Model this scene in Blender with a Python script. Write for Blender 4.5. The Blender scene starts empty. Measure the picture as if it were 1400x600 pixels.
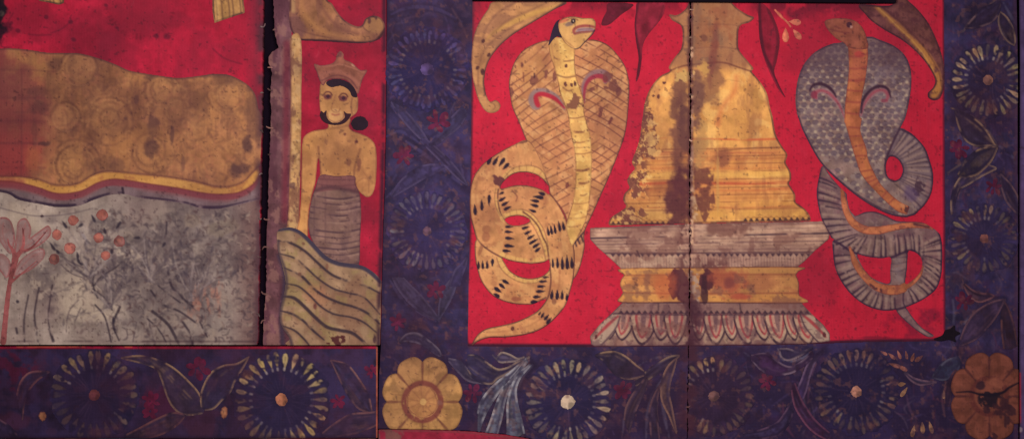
import bpy, math, random
import numpy as np
random.seed(7)
S = bpy.context.scene
C = S.collection
# ------------------------------------------------------------------ camera, world, lamps, exposure
MM = 0.001                                    # one drawing unit is one millimetre on the painted boards
def W(x, y): return ((x-700)*MM, (300-y)*MM)  # drawing unit -> X, Z in metres
cam_d = bpy.data.cameras.new("camera"); cam = bpy.data.objects.new("camera", cam_d); C.objects.link(cam)
cam_d.lens = 50; cam_d.sensor_width = 36; cam_d.clip_start = 0.05; cam_d.clip_end = 100
cam.location = (0, -1.4*50/36, 0); cam.rotation_euler = (math.radians(90), 0, 0)
S.camera = cam
world = bpy.data.worlds.new("World"); S.world = world; world.use_nodes = True
world.node_tree.nodes["Background"].inputs[0].default_value = (0.95, 0.75, 1.0, 1)
world.node_tree.nodes["Background"].inputs[1].default_value = 0.13
def lamp(name, loc, size, watts, col):
    d = bpy.data.lights.new(name, 'AREA'); d.shape = 'SQUARE'; d.size = size; d.energy = watts; d.color = col
    o = bpy.data.objects.new(name, d); C.objects.link(o); o.location = loc
    v = (-loc[0]*0.9, -loc[1], -loc[2])
    from mathutils import Vector
    o.rotation_euler = Vector(v).to_track_quat('-Z', 'Y').to_euler()
lamp("room_lamp", (0.0, -1.15, 0.24), 0.4, 16.6, (1.0, 0.905, 0.90))
S.view_settings.view_transform = 'Standard'; S.view_settings.look = 'None'
S.view_settings.exposure = 0.0; S.view_settings.gamma = 1.0
S.cycles.max_bounces = 4
ALB = 0.92                                    # pigment albedo scale

# ------------------------------------------------------------------ raster brush engine (everything ends up as pigment on mesh vertices)
H = 1.25
X0, Y0, X1, Y1 = -90.0, -70.0, 1490.0, 670.0
NX = int((X1-X0)/H)+1; NY = int((Y1-Y0)/H)+1
GX = X0 + np.arange(NX)*H; GY = Y0 + np.arange(NY)*H
_nc = {}
def _grid(sx, sy, seed):
    r = np.random.RandomState(seed)
    nx = int((X1-X0)/sx)+4; ny = int((Y1-Y0)/sy)+4
    g = r.rand(ny, nx).astype(np.float32)
    fx = (GX-X0)/sx; fy = (GY-Y0)/sy
    ix = fx.astype(int); iy = fy.astype(int); tx = fx-ix; ty = fy-iy
    tx = tx*tx*(3-2*tx); ty = (ty*ty*(3-2*ty))[:, None]
    a = g[iy][:, ix]; b = g[iy][:, ix+1]; c = g[iy+1][:, ix]; d = g[iy+1][:, ix+1]
    return (a*(1-tx)+b*tx)*(1-ty) + (c*(1-tx)+d*tx)*ty
def noise(sx, seed=0, oc=4, sy=None):         # fbm, about 0..1, mean .5
    k = (sx, seed, oc, sy)
    if k not in _nc:
        sy0 = sy or sx; n = 0; t = 0; a = 1.0; x, y = sx, sy0
        for o in range(oc):
            if x < 1.3 and y < 1.3: break
            n = n + a*_grid(max(x, 1.3), max(y, 1.3), seed*17+o+1); t += a; a *= .55; x /= 2.03; y /= 2.03
        n = n/t; n = (n-n.mean())/(n.std()*4.2)+.5
        _nc[k] = np.clip(n, 0, 1).astype(np.float32)
    return _nc[k]
def sm(x, a, b):
    t = np.clip((x-a)/(b-a), 0, 1); return t*t*(3-2*t)
def cr(p, closed=False, n=6):
    p = np.array(p, float); N = len(p)
    if N < 3: return p
    out = []
    rng = range(N) if closed else range(N-1)
    for i in rng:
        if closed: a, b, c, d = p[i-1], p[i], p[(i+1) % N], p[(i+2) % N]
        else: a, b, c, d = p[max(i-1, 0)], p[i], p[i+1], p[min(i+2, N-1)]
        for k in range(n):
            t = k/n
            out.append(.5*((2*b)+(c-a)*t+(2*a-5*b+4*c-d)*t*t+(3*b-a-3*c+d)*t**3))
    if not closed: out.append(p[-1])
    return np.array(out)
def win(x0, y0, x1, y1):
    i0 = max(0, int((x0-X0)/H)-1); i1 = min(NX, int((x1-X0)/H)+3)
    j0 = max(0, int((y0-Y0)/H)-1); j1 = min(NY, int((y1-Y0)/H)+3)
    return (slice(j0, max(j1, j0)), slice(i0, max(i1, i0)))
def fill(p, smooth=True, n=6):                # -> (window, coverage)
    p = cr(p, True, n) if smooth else np.array(p, float)
    w = win(p[:, 0].min(), p[:, 1].min(), p[:, 0].max(), p[:, 1].max())
    gx = GX[w[1]]; gy = GY[w[0]]; m = np.zeros((len(gy), len(gx)), np.float32)
    q = np.roll(p, -1, 0); dy = q[:, 1]-p[:, 1]
    SUB = 3
    for j, y in enumerate(gy):
        for s in range(SUB):
            yy = y + ((s+.5)/SUB-.5)*H
            k = ((p[:, 1] <= yy) & (q[:, 1] > yy)) | ((q[:, 1] <= yy) & (p[:, 1] > yy))
            if not k.any(): continue
            xs = np.sort(p[k, 0] + (yy-p[k, 1])/dy[k]*(q[k, 0]-p[k, 0]))
            for a, b in zip(xs[::2], xs[1::2]):
                m[j] += np.clip(np.minimum(gx+H/2, b)-np.maximum(gx-H/2, a), 0, H)/H/SUB
    return (w, m)
def line(p, wd, soft=1.3, smooth=True, closed=False, n=5):
    p = np.array(p, float)
    if np.ndim(wd) == 0: wd = [wd]*len(p)
    if len(wd) != len(p): wd = np.interp(np.linspace(0, 1, len(p)), np.linspace(0, 1, len(wd)), wd)
    q = np.column_stack([p, wd])
    if smooth and len(p) > 2: q = cr(q, closed, n)
    elif closed: q = np.vstack([q, q[:1]])
    if closed and smooth: q = np.vstack([q, q[:1]])
    mw = max(q[:, 2].max(), .1)/2+soft+1
    w = win(q[:, 0].min()-mw, q[:, 1].min()-mw, q[:, 0].max()+mw, q[:, 1].max()+mw)
    oj, oi = w[0].start, w[1].start
    m = np.zeros((w[0].stop-oj, w[1].stop-oi), np.float32)
    for a, b in zip(q[:-1], q[1:]):
        v = win(min(a[0], b[0])-mw, min(a[1], b[1])-mw, max(a[0], b[0])+mw, max(a[1], b[1])+mw)
        gx = GX[v[1]][None]; gy = GY[v[0]][:, None]
        if gx.size == 0 or gy.size == 0: continue
        dx, dy = b[0]-a[0], b[1]-a[1]; L = dx*dx+dy*dy+1e-9
        t = np.clip(((gx-a[0])*dx+(gy-a[1])*dy)/L, 0, 1)
        d = np.hypot(gx-a[0]-t*dx, gy-a[1]-t*dy); r = (a[2]+(b[2]-a[2])*t)/2
        c = np.clip((r-d)/soft+.5, 0, 1)*np.clip(r/.35, 0, 1)
        s = (slice(v[0].start-oj, v[0].stop-oj), slice(v[1].start-oi, v[1].stop-oi))
        m[s] = np.maximum(m[s], c)
    return (w, m)
def blob(cx, cy, rx, ry=None, ang=0, edge=.5, rag=.35, ns=14, seed=3):   # soft ragged ellipse
    ry = ry or rx; R = max(rx, ry)*1.7
    w = win(cx-R, cy-R, cx+R, cy+R)
    gx = GX[w[1]][None]-cx; gy = GY[w[0]][:, None]-cy; c, s = math.cos(ang), math.sin(ang)
    d = np.hypot((gx*c+gy*s)/rx, (-gx*s+gy*c)/ry)
    d = d + (noise(ns, seed)[w]-.5)*2*rag
    return (w, sm(-d, -1-edge/2, -1+edge/2).astype(np.float32))
def every(): return ((slice(0, NY), slice(0, NX)), np.ones((NY, NX), np.float32))
def tex(m, n, a, b):                          # break a mask up with noise
    return (m[0], m[1]*sm(n[m[0]], a, b))
def union(*ms):
    f = np.zeros((NY, NX), np.float32)
    for w, m in ms: f[w] = np.maximum(f[w], m)
    return f
def minus(f, *ms):
    f = f.copy()
    for w, m in ms: f[w] = np.minimum(f[w], 1-m)
    return f
def tear(cx, cy, ln, wd, ang, soft=1.2):      # drop: thick at +ang end, pointed at the other
    c, s = math.cos(ang), math.sin(ang)
    pts = [(cx+c*ln*t, cy+s*ln*t) for t in (-.5, -.25, 0, .25, .42)]
    return line(pts, [wd*.12, wd*.5, wd*.85, wd, wd*.75], soft, smooth=False)

_wear = []
def wear():                                   # scratches, chips and grime that run across every coat
    if not _wear:
        r = np.random.RandomState(77)
        for col, n, a in (((196, 150, 130), 70, .14), ((44, 24, 34), 80, .18)):
            ms = []
            for k in range(n):
                x, y = -60+r.rand()*1520, -40+r.rand()*680; ang = 1.57+r.randn()*.5 if r.rand() < .6 else r.rand()*3.1; l = 5+28*r.rand()**2.5
                ms.append(line([(x, y), (x+math.cos(ang)*l*.5+r.randn(), y+math.sin(ang)*l*.5), (x+math.cos(ang)*l+r.randn()*2, y+math.sin(ang)*l)], [.5, .9, .3], 1.3))
            f = union(*ms)*sm(noise(9, 701, 2), .25, .6)
            _wear.append((((slice(0, NY), slice(0, NX)), f), col, a))
        _wear.append((tex(every(), noise(4, 702, 2), .9, .97), (48, 28, 36), .3))
        _wear.append((tex(every(), noise(5, 704, 3, 60), .6, .9), (66, 38, 46), .05)); _wear.append((tex(every(), noise(110, 705, 3), .5, .95), (60, 30, 44), .20))
    return _wear
_mats = {}
def material(name, rough=.72, grain=.15, weave=.35):
    if name in _mats: return _mats[name]
    m = bpy.data.materials.new(name); m.use_nodes = True; nt = m.node_tree; N = nt.nodes; L = nt.links
    b = N["Principled BSDF"]
    at = N.new("ShaderNodeAttribute"); at.attribute_name = "pigment"
    tc = N.new("ShaderNodeTexCoord")
    n1 = N.new("ShaderNodeTexNoise"); n1.inputs["Scale"].default_value = 330; n1.inputs["Detail"].default_value = 4; n1.inputs["Roughness"].default_value = .7
    n2 = N.new("ShaderNodeTexNoise"); n2.inputs["Scale"].default_value = 28; n2.inputs["Detail"].default_value = 5
    w1 = N.new("ShaderNodeTexWave"); w1.wave_type = 'BANDS'; w1.bands_direction = 'X'; w1.inputs["Scale"].default_value = 150; w1.inputs["Distortion"].default_value = 1.5
    w2 = N.new("ShaderNodeTexWave"); w2.wave_type = 'BANDS'; w2.bands_direction = 'Z'; w2.inputs["Scale"].default_value = 150; w2.inputs["Distortion"].default_value = 1.5
    for n in (n1, n2, w1, w2): L.new(tc.outputs["Object"], n.inputs["Vector"])
    ad = N.new("ShaderNodeMath"); ad.operation = 'ADD'; L.new(n1.outputs["Fac"], ad.inputs[0]); L.new(n2.outputs["Fac"], ad.inputs[1])
    mr = N.new("ShaderNodeMapRange"); mr.inputs[1].default_value = .6; mr.inputs[2].default_value = 1.4
    mr.inputs[3].default_value = 1-grain; mr.inputs[4].default_value = 1+grain; L.new(ad.outputs[0], mr.inputs[0])
    mx = N.new("ShaderNodeVectorMath"); mx.operation = 'SCALE'
    L.new(at.outputs["Color"], mx.inputs[0]); L.new(mr.outputs[0], mx.inputs["Scale"])
    L.new(mx.outputs[0], b.inputs["Base Color"])
    wv = N.new("ShaderNodeMath"); wv.operation = 'ADD'; L.new(w1.outputs["Fac"], wv.inputs[0]); L.new(w2.outputs["Fac"], wv.inputs[1])
    wc = N.new("ShaderNodeMath"); wc.operation = 'MULTIPLY_ADD'; wc.inputs[1].default_value = 2.2; L.new(n2.outputs["Fac"], wc.inputs[0]); L.new(n1.outputs["Fac"], wc.inputs[2])
    wa = N.new("ShaderNodeMath"); wa.operation = 'MULTIPLY_ADD'; wa.inputs[1].default_value = .35; L.new(wv.outputs[0], wa.inputs[0]); L.new(wc.outputs[0], wa.inputs[2])
    bp = N.new("ShaderNodeBump"); bp.inputs["Strength"].default_value = weave; bp.inputs["Distance"].default_value = .0006
    L.new(wa.outputs[0], bp.inputs["Height"]); L.new(bp.outputs[0], b.inputs["Normal"])
    b.inputs["Roughness"].default_value = rough; b.inputs["Specular IOR Level"].default_value = .10
    _mats[name] = m
    return m
def s2l(c): return np.where(c <= .04045, c/12.92, ((c+.055)/1.055)**2.4)
# gentle unevenness of the boards, shared by every coat of paint
RELIEF = ((noise(160, 901, 2)-.5)*5.0 + (noise(60, 902, 2)-.5)*1.2)*MM
COAT = .00022
CASES = {}
class Paint:
    def __init__(s, name, parent, cover, base, coat=1, mat='painted_canvas', mott=.10, ns=40, dirt=(), label=None, thick=None, seed=None):
        s.name, s.parent, s.coat, s.mat, s.label, s.thick, s.dirt = name, parent, coat, mat, label, thick, dirt
        s.f = cover if isinstance(cover, np.ndarray) else union(cover)
        js = np.where(s.f.max(1) > .02)[0]; is_ = np.where(s.f.max(0) > .02)[0]
        j0, j1, i0, i1 = max(js[0]-2, 0), min(js[-1]+3, NY), max(is_[0]-2, 0), min(is_[-1]+3, NX)
        s.w = (slice(j0, j1), slice(i0, i1))
        seed = seed if seed is not None else coat*3+len(name)
        b = np.array(base, float)/255
        n = noise(ns, seed)[s.w][..., None]-.5; n2 = noise(9, seed+5, 3)[s.w][..., None]-.5
        s.b = b*(1+n*mott*2.2*np.array([.9, 1.0, 1.0])+n2*mott*1.1)
    def p(s, m, col, a=1.0):
        (wj, wi), k = m; sj, si = s.w
        j0, j1 = max(wj.start, sj.start), min(wj.stop, sj.stop); i0, i1 = max(wi.start, si.start), min(wi.stop, si.stop)
        if j0 >= j1 or i0 >= i1: return s
        k = k[j0-wj.start:j1-wj.start, i0-wi.start:i1-wi.start, None]*a
        t = s.b[j0-sj.start:j1-sj.start, i0-si.start:i1-si.start]
        t += (np.array(col, float)/255-t)*k
        return s
    def lines(s, ps, wd, col, a=1.0, soft=1.4, dry=None):
        for q in ps:
            m = line(q, wd, soft)
            if dry: m = tex(m, noise(7, 77, 2), *dry)
            s.p(m, col, a)
        return s
    def edge(s, col, wd=2.2, a=.8):           # dark contour just inside the cover's rim
        f = s.f; k = max(1, int(round(wd/H)))
        e = f.copy()
        for _ in range(k):
            g = e.copy(); g[1:] = np.minimum(g[1:], e[:-1]); g[:-1] = np.minimum(g[:-1], e[1:])
            g[:, 1:] = np.minimum(g[:, 1:], e[:, :-1]); g[:, :-1] = np.minimum(g[:, :-1], e[:, 1:]); e = g
        m = np.clip(1-e, 0, 1)
        m = m*(.55+.45*sm(noise(16, 31, 3), .3, .55))
        s.p(((slice(0, NY), slice(0, NX)), m), col, a); return s
    def build(s):
        for m, c, a in s.dirt: s.p(m, c, a)
        for m, c, a in wear(): s.p(m, c, a)
        f = s.f[s.w]; J, I = f.shape; ins = f >= .5
        vid = -np.ones((J, I), np.int64); vid[ins] = np.arange(ins.sum())
        jj, ii = np.where(ins)
        xs = [GX[s.w[1]][ii]]; ys = [GY[s.w[0]][jj]]; cols = [s.b[jj, ii]]
        cnt = ins[:-1, :-1].astype(int)+ins[1:, :-1]+ins[:-1, 1:]+ins[1:, 1:]
        q = cnt == 4; a, b = np.where(q)
        quads = np.stack([vid[a, b], vid[a+1, b], vid[a+1, b+1], vid[a, b+1]], 1)
        ex = {}; ev = []; ec = []; polys = []; n0 = int(ins.sum())
        rim = []
        def cross(j0, i0, j1, i1):
            k = (j0, i0, j1, i1) if (j0, i0) < (j1, i1) else (j1, i1, j0, i0)
            if k not in ex:
                j0, i0, j1, i1 = k; u, v = f[j0, i0], f[j1, i1]; t = float(np.clip((.5-u)/(v-u), .02, .98))
                ex[k] = n0+len(ev)
                ev.append((GX[s.w[1]][i0]*(1-t)+GX[s.w[1]][i1]*t, GY[s.w[0]][j0]*(1-t)+GY[s.w[0]][j1]*t))
                ec.append(s.b[j0, i0] if ins[j0, i0] else s.b[j1, i1])
            return ex[k]
        a, b = np.where((cnt > 0) & (cnt < 4))
        for j, i in zip(a, b):
            ring = [(j, i), (j+1, i), (j+1, i+1), (j, i+1)]; pl = []; cs = []
            for k in range(4):
                u, v = ring[k], ring[(k+1) % 4]
                if ins[u]: pl.append(int(vid[u]))
                if ins[u] != ins[v]: c = cross(*u, *v); pl.append(c); cs.append(c)
            if len(pl) >= 3: polys.append(pl)
            if len(cs) == 2: rim.append(cs)
        x = np.concatenate([xs[0], [e[0] for e in ev]]); y = np.concatenate([ys[0], [e[1] for e in ev]])
        col = np.concatenate([cols[0], np.array(ec).reshape(-1, 3)]) if ev else cols[0]
        gi = np.clip((x-X0)/H, 0, NX-1.001); gj = np.clip((y-Y0)/H, 0, NY-1.001)
        j_, i_ = gj.astype(int), gi.astype(int); u_, v_ = gi-i_, gj-j_
        rel = (RELIEF[j_, i_]*(1-u_)+RELIEF[j_, i_+1]*u_)*(1-v_)+(RELIEF[j_+1, i_]*(1-u_)+RELIEF[j_+1, i_+1]*u_)*v_
        vx, vz = (x-700)*MM, (300-y)*MM; vy = -rel-(s.coat+(len(bpy.data.meshes)*.6180339 % 1)*.8)*COAT
        V = np.stack([vx, vy, vz], 1)
        faces = quads.tolist()+polys
        if s.thick:                           # boards get real edges
            nb = len(V); rv = sorted({c for r in rim for c in r}); mp = {c: nb+k for k, c in enumerate(rv)}
            V2 = V[rv].copy(); V2[:, 1] = s.thick; V = np.vstack([V, V2]); col = np.vstack([col, col[rv]*.16])
            faces += [[r[0], mp[r[0]], mp[r[1]], r[1]] for r in rim]
        me = bpy.data.meshes.new(s.name)
        flat = np.array([v for fc in faces for v in fc], np.int32); ln = np.array([len(fc) for fc in faces], np.int32)
        me.vertices.add(len(V)); me.vertices.foreach_set("co", V.astype(np.float32).ravel())
        me.loops.add(len(flat)); me.loops.foreach_set("vertex_index", flat)
        me.polygons.add(len(ln)); st = np.zeros(len(ln), np.int32); st[1:] = np.cumsum(ln)[:-1]
        me.polygons.foreach_set("loop_start", st)
        me.update(calc_edges=True)
        ca = me.attributes.new("pigment", 'FLOAT_COLOR', 'POINT')
        lin = s2l(np.clip(col, 0.01, 1))*ALB; rgba = np.ones((len(V), 4), np.float32); rgba[:, :3] = lin
        ca.data.foreach_set("color", rgba.ravel())
        me.materials.append(material(s.mat))
        o = bpy.data.objects.new(s.name, me); C.objects.link(o)
        if s.parent is not None: o.parent = s.parent
        if s.label: o["label"] = s.label
        return o
def thing(name, label, cat, group=None):
    o = bpy.data.objects.new(name, None); C.objects.link(o); o.empty_display_size = .05
    o["label"] = label; o["category"] = cat
    if group: o["group"] = group
    return o
def T(k, pts):
    ox, oy, s = {'A': (0, 0, 3.75), 'B': (0, 150, 3.75), 'C': (0, 280, 3), 'D': (0, 465, 4.444), 'E': (250, 465, 4.444), 'F': (345, 0, 3.75),
      'G': (345, 150, 3.53), 'H': (345, 300, 3.333), 'I': (515, 0, 3), 'J': (515, 190, 3), 'K': (515, 380, 2.727), 'M': (635, 0, 3.75),
      'N': (635, 150, 3.53), 'O': (635, 300, 3.333), 'P': (640, 465, 4.444), 'Q': (870, 465, 4.444), 'R': (840, 0, 3.53), 'S': (800, 160, 3.53),
      'U': (800, 300, 3.333), 'V': (1070, 0, 3.53), 'W': (1070, 160, 3.53), 'X': (1070, 300, 3.333), 'Y': (1100, 465, 4.444), 'Z': (1280, 0, 2.5),
      'ZZ': (1280, 230, 2.4), '1': (640, 190, 4), '2': (640, 330, 4), '3': (1110, 180, 4), '4': (1110, 320, 4), '5': (690, 10, 5),
      '6': (420, 60, 4.286), '7': (800, 360, 5), '8': (930, 360, 5)}[k]
    if isinstance(pts, tuple): return (ox+pts[0]/s, oy+pts[1]/s)
    return [(ox+x/s, oy+y/s) for x, y in pts]
def rect(x0, y0, x1, y1): return fill([(x0, y0), (x1, y0), (x1, y1), (x0, y1)], False)
def ragged(pts, amp, seed, step=3.0):         # straight-sided outline resampled with a torn edge
    r = np.random.RandomState(seed); out = []
    P = np.array(pts, float)
    for a, b in zip(P, np.roll(P, -1, 0)):
        L = np.hypot(*(b-a)); n = max(1, int(L/step))
        for k in range(n):
            q = a+(b-a)*k/n; out.append((q[0]+r.randn()*amp, q[1]+r.randn()*amp))
    return out

# ------------------------------------------------------------------ setting: the dark planks the boards are fixed on
def box(name, x0, y0, x1, y1, d0, d1, col, rough=.8):
    a, b = W(x0, y0), W(x1, y1)
    vs = [(x, d, z) for d in (d0, d1) for x, z in ((a[0], b[1]), (b[0], b[1]), (b[0], a[1]), (a[0], a[1]))]
    me = bpy.data.meshes.new(name)
    me.from_pydata(vs, [], [(0, 1, 2, 3), (5, 4, 7, 6), (0, 4, 5, 1), (1, 5, 6, 2), (2, 6, 7, 3), (3, 7, 4, 0)])
    m = bpy.data.materials.new(name+"_wood"); m.use_nodes = True; N = m.node_tree.nodes; L = m.node_tree.links
    bs = N["Principled BSDF"]; bs.inputs["Roughness"].default_value = rough; bs.inputs["Specular IOR Level"].default_value = .02
    tc = N.new("ShaderNodeTexCoord"); mp = N.new("ShaderNodeMapping"); mp.inputs["Scale"].default_value = (30, 30, 4)
    n = N.new("ShaderNodeTexNoise"); n.inputs["Scale"].default_value = 3; n.inputs["Detail"].default_value = 8
    cr_ = N.new("ShaderNodeValToRGB"); cr_.color_ramp.elements[0].color = (*[c*.5 for c in col], 1); cr_.color_ramp.elements[1].color = (*[c*1.6 for c in col], 1)
    L.new(tc.outputs["Object"], mp.inputs[0]); L.new(mp.outputs[0], n.inputs["Vector"]); L.new(n.outputs["Fac"], cr_.inputs[0]); L.new(cr_.outputs[0], bs.inputs["Base Color"])
    me.materials.append(m)
    o = bpy.data.objects.new(name, me); C.objects.link(o); return o
wall = box("wall", -500, -400, 1900, 1000, .022, .08, (.006, .003, .007)); wall["kind"] = "structure"

DARK = (52, 34, 48); LINE = (70, 38, 45); IND = (52, 43, 76)
exec_parts = []

# ------------------------------------------------------------------ rosette and leaf painters used on all indigo borders
def rosette(par, coat, cx, cy, ro, ri, n, bright, col, dot, dotr=8, base=(44, 35, 64), seed=0, dirt=(), label=None, cover=None, dab=(190, 175, 150)):
    r = np.random.RandomState(seed)
    f = union(blob(cx, cy, ro+5, ro+5, 0, .02, .05, 9, seed+2))
    if cover is not None: f = np.minimum(f, cover)
    P = Paint("rosette", par, f, base, coat, dirt=dirt, mott=.16, ns=22, seed=seed+40, label=label)
    P.p(blob(cx, cy, ri*.98, ri*.98, 0, .25, .1), [c*.85 for c in base], .6)
    for k in range(44):                       # faint rays on the disc
        a = r.rand()*6.283; a1 = ri*(.25+.2*r.rand()); a2 = ri*(.7+.25*r.rand())
        P.p(line([(cx+math.cos(a)*a1, cy+math.sin(a)*a1), (cx+math.cos(a)*a2, cy+math.sin(a)*a2)], .9, 1.4), (88, 66, 92), .22)
    for k in range(n):
        a = 2*math.pi*(k+.3*(r.rand()-.5))/n; b = bright(math.degrees(a) % 360)*(.75+.5*r.rand())
        b = max(0, min(1, b*(.55 if r.rand() < .15 else 1)))
        rm = (ro+ri)/2+(ro-ri)*.12; ln = (ro-ri)*(.95+.15*r.rand()); wd = 2*math.pi*ro/n*(.50+.14*r.rand())
        rm += r.randn()*1.1; x, y = cx+math.cos(a)*rm, cy+math.sin(a)*rm
        P.p(tear(x, y, ln+3, wd+2.4, a, 2.0), (30, 24, 46), .55)
        m = tex(tear(x, y, ln, wd, a+r.randn()*.07, 1.5), noise(7, seed+7, 2), .05, .5)
        cc = np.array(col)*(.92+.16*r.rand())+(r.rand(3)-.5)*14
        P.p(m, cc, .16+.84*b)
        if b > .3:
            P.p(tear(x+math.cos(a)*ln*.12, y+math.sin(a)*ln*.12, ln*.45, wd*.35, a, 1.6), [c*.68 for c in cc], .55*b)
            xi, yi = cx+math.cos(a)*(ri-1), cy+math.sin(a)*(ri-1)
            P.p(line([(xi, yi), (xi+math.cos(a)*2.2, yi+math.sin(a)*2.2)], 3.0, 1.4), dab, .75*b*r.rand()**.5)
    for k in range(9):                        # smudges, rust and bare patches over the ring
        a = r.rand()*6.283; q = (ri+ro)/2+r.randn()*4
        P.p(blob(cx+math.cos(a)*q, cy+math.sin(a)*q, 4+7*r.rand(), 3+5*r.rand(), a, .9, .6, 7, seed+k), [base, (42, 30, 50), (96, 56, 54), base][r.randint(4)], .25+.35*r.rand())
    P.p(tex(every(), noise(14, seed+60, 3), .5, .85), base, .4)
    o = P.build()
    D = Paint("centre", o, blob(cx, cy, dotr, dotr, 0, .02, .10, 6, seed), dot, coat+1, mott=.2, ns=8, dirt=dirt)
    D.p(blob(cx-dotr*.3, cy-dotr*.2, dotr*.5, dotr*.45, 0, .8), [min(255, c*1.25) for c in dot], .7).p(blob(cx+dotr*.6, cy+dotr*.5, dotr*.5, dotr*.5), [c*.6 for c in dot], .6)
    D.build()
    return o
def leaf(par, coat, up, lo, base, rimc, veins=True, seed=0, dirt=(), name="leaf", a=.8, cover=None, w=2.6, label=None):
    pts = list(up)+list(reversed(lo))
    f = union(fill(pts, True, 5), line(up, w, 1.2), line(lo, w, 1.2))
    if cover is not None: f = np.minimum(f, cover)
    P = Paint(name, par, f, base, coat, dirt=dirt, mott=.18, ns=16, seed=seed+11, label=label)
    if veins:
        n = min(len(up), len(lo)); u = cr(up, False, 6); l = cr(lo, False, 6)
        vr = np.random.RandomState(seed+5)
        for t in (.1, .22, .34, .46, .58, .7, .82, .93):
            mid = [u[int(k*(len(u)-1)/6)]*(1-t)+l[int(k*(len(l)-1)/6)]*t for k in range(7)]
            c_ = [[c*.62 for c in base], rimc, [c*.7 for c in rimc], (84, 76, 112), (40, 28, 48)][vr.randint(5)]
            a_, b_ = sorted(vr.rand(2)*3); P.p(tex(line(mid[int(a_):7-int(b_*.6)], [.6, 2.0, 2.6, 2.0, .6], 2.4), noise(12, seed+3, 3), .2, .65), c_, .2+.35*vr.rand())
        P.p(tex(every(), noise(9, 531, 3), .55, .85), (44, 34, 58), .5)
    for q, k in ((up, 1), (lo, .8)):
        P.p(line(q, w*2.4, 4), (30, 22, 40), .3); P.p(tex(line(q, [w*.5]+[w]*(len(q)-2)+[w*.5], 1.6), noise(16, seed+9, 3), .15, .55), [min(255, c_*1.08) for c_ in rimc], a*k)
    return P.build()
def redbloom(par, coat, cx, cy, r, seed=0, cover=None, dirt=(), col=(104, 26, 48)):
    fs = []
    rr = np.random.RandomState(seed); a0 = rr.rand()*6
    for k in range(6):
        a = a0+k*1.047; fs.append(tear(cx+math.cos(a)*r*(.4+.3*rr.rand()), cy+math.sin(a)*r*.5, r*(.7+.5*rr.rand()), r*(.4+.35*rr.rand()), a+rr.randn()*.3, 1.2))
    f = union(*fs)
    if cover is not None: f = np.minimum(f, cover)
    P = Paint("red_bloom", par, f, col, coat, mott=.25, ns=9, seed=seed, dirt=dirt); P.p(every(), (64, 36, 68), .28)
    return P.build()

# ================================================================== 1. left board: soles and garden
t1 = thing("painted_board", "wide painted board at the left with huge ochre foot soles above a faded grey orchard", "painted board", "painted temple boards")
gapl = [(360, -70), (359, 0), (358.5, 60), (357.5, 160), (356, 240), (355, 300), (353, 400), (352, 471)]
brd = fill([(-90, -70)]+[tuple(p) for p in ragged(gapl, .45, 5)[:-60]]+[(352.3, 471), (-90, 471.5)], False) if False else None
def side(pts, amp, seed, step=3):
    r = np.random.RandomState(seed); c = np.array(pts, float); out = []
    for a, b in zip(c[:-1], c[1:]):
        n = max(1, int(np.hypot(*(b-a))/step))
        for k in range(n): q = a+(b-a)*k/n; out.append((q[0]+r.randn()*amp, q[1]))
    out.append(tuple(c[-1])); return out
f1 = union(fill([(-90, -70)]+side(gapl, .5, 5)+[(-90, 471)], False))
dirt1 = [(tex(line([(358, -70), (357, 160), (353, 471)], 11, 8), noise(30, 8), .0, .5), (78, 50, 58), .8),
         (blob(-30, 20, 34, 60), (30, 22, 34), .8)]
P = Paint("red_ground", t1, f1, (176, 34, 58), 0, thick=.018, mott=.10, ns=70, seed=1, label="crimson painted ground above the soles")
P.p(tex(every(), noise(50, 12), .5, .8), (140, 34, 54), .5).p(tex(every(), noise(26, 14, 4, 60), .55, .85), (190, 36, 62), .4).p(tex(every(), noise(7, 15, 3), .6, .85), (150, 34, 52), .4).p(line([(350, -60), (350, 150)], 16, 14), (120, 42, 56), .55)
P.p(blob(195, 12, 46, 38, 0, 1.1), (134, 34, 52), .55)
for k in range(26):
    a = math.pi*(.02+k/26*.96); x, y = 192+math.cos(a)*44, 4+math.sin(a)*46
    P.p(tex(tear(x, y, 9, 3.2, a, 2), noise(10, 3), .3, .6), (112, 26, 42), .62)
for x, y, r in ((40, 130, 6), (95, 100, 3.2), (240, 90, 3), (365, 115, 3.2), (95, 160, 3), (380, 205, 3.6), (60, 118, 3), (20, 150, 5), (600, 145, 2.4), (860, 190, 5), (800, 185, 4), (545, 30, 3)):
    q = T('A', (x, y)); P.p(blob(q[0], q[1], r, r*.8, .5, .8), (84, 26, 44), .6)
P.lines([T('A', [(10, 190), (40, 120), (70, 70)]), T('A', [(150, 178), (200, 183), (265, 180)]), T('A', [(1090, 250), (1150, 300), (1240, 330)]), T('A', [(270, 170), (320, 150), (370, 110)]), T('A', [(20, 200), (10, 240), (60, 245)])], 1.8, (104, 28, 46), .6, 2)
P.p(blob(0, 12, 8, 24, 0, .3), (36, 26, 32), .9).p(blob(2, 19, 4, 4), (150, 130, 100), .7)
P.dirt = dirt1; P.build()
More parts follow.
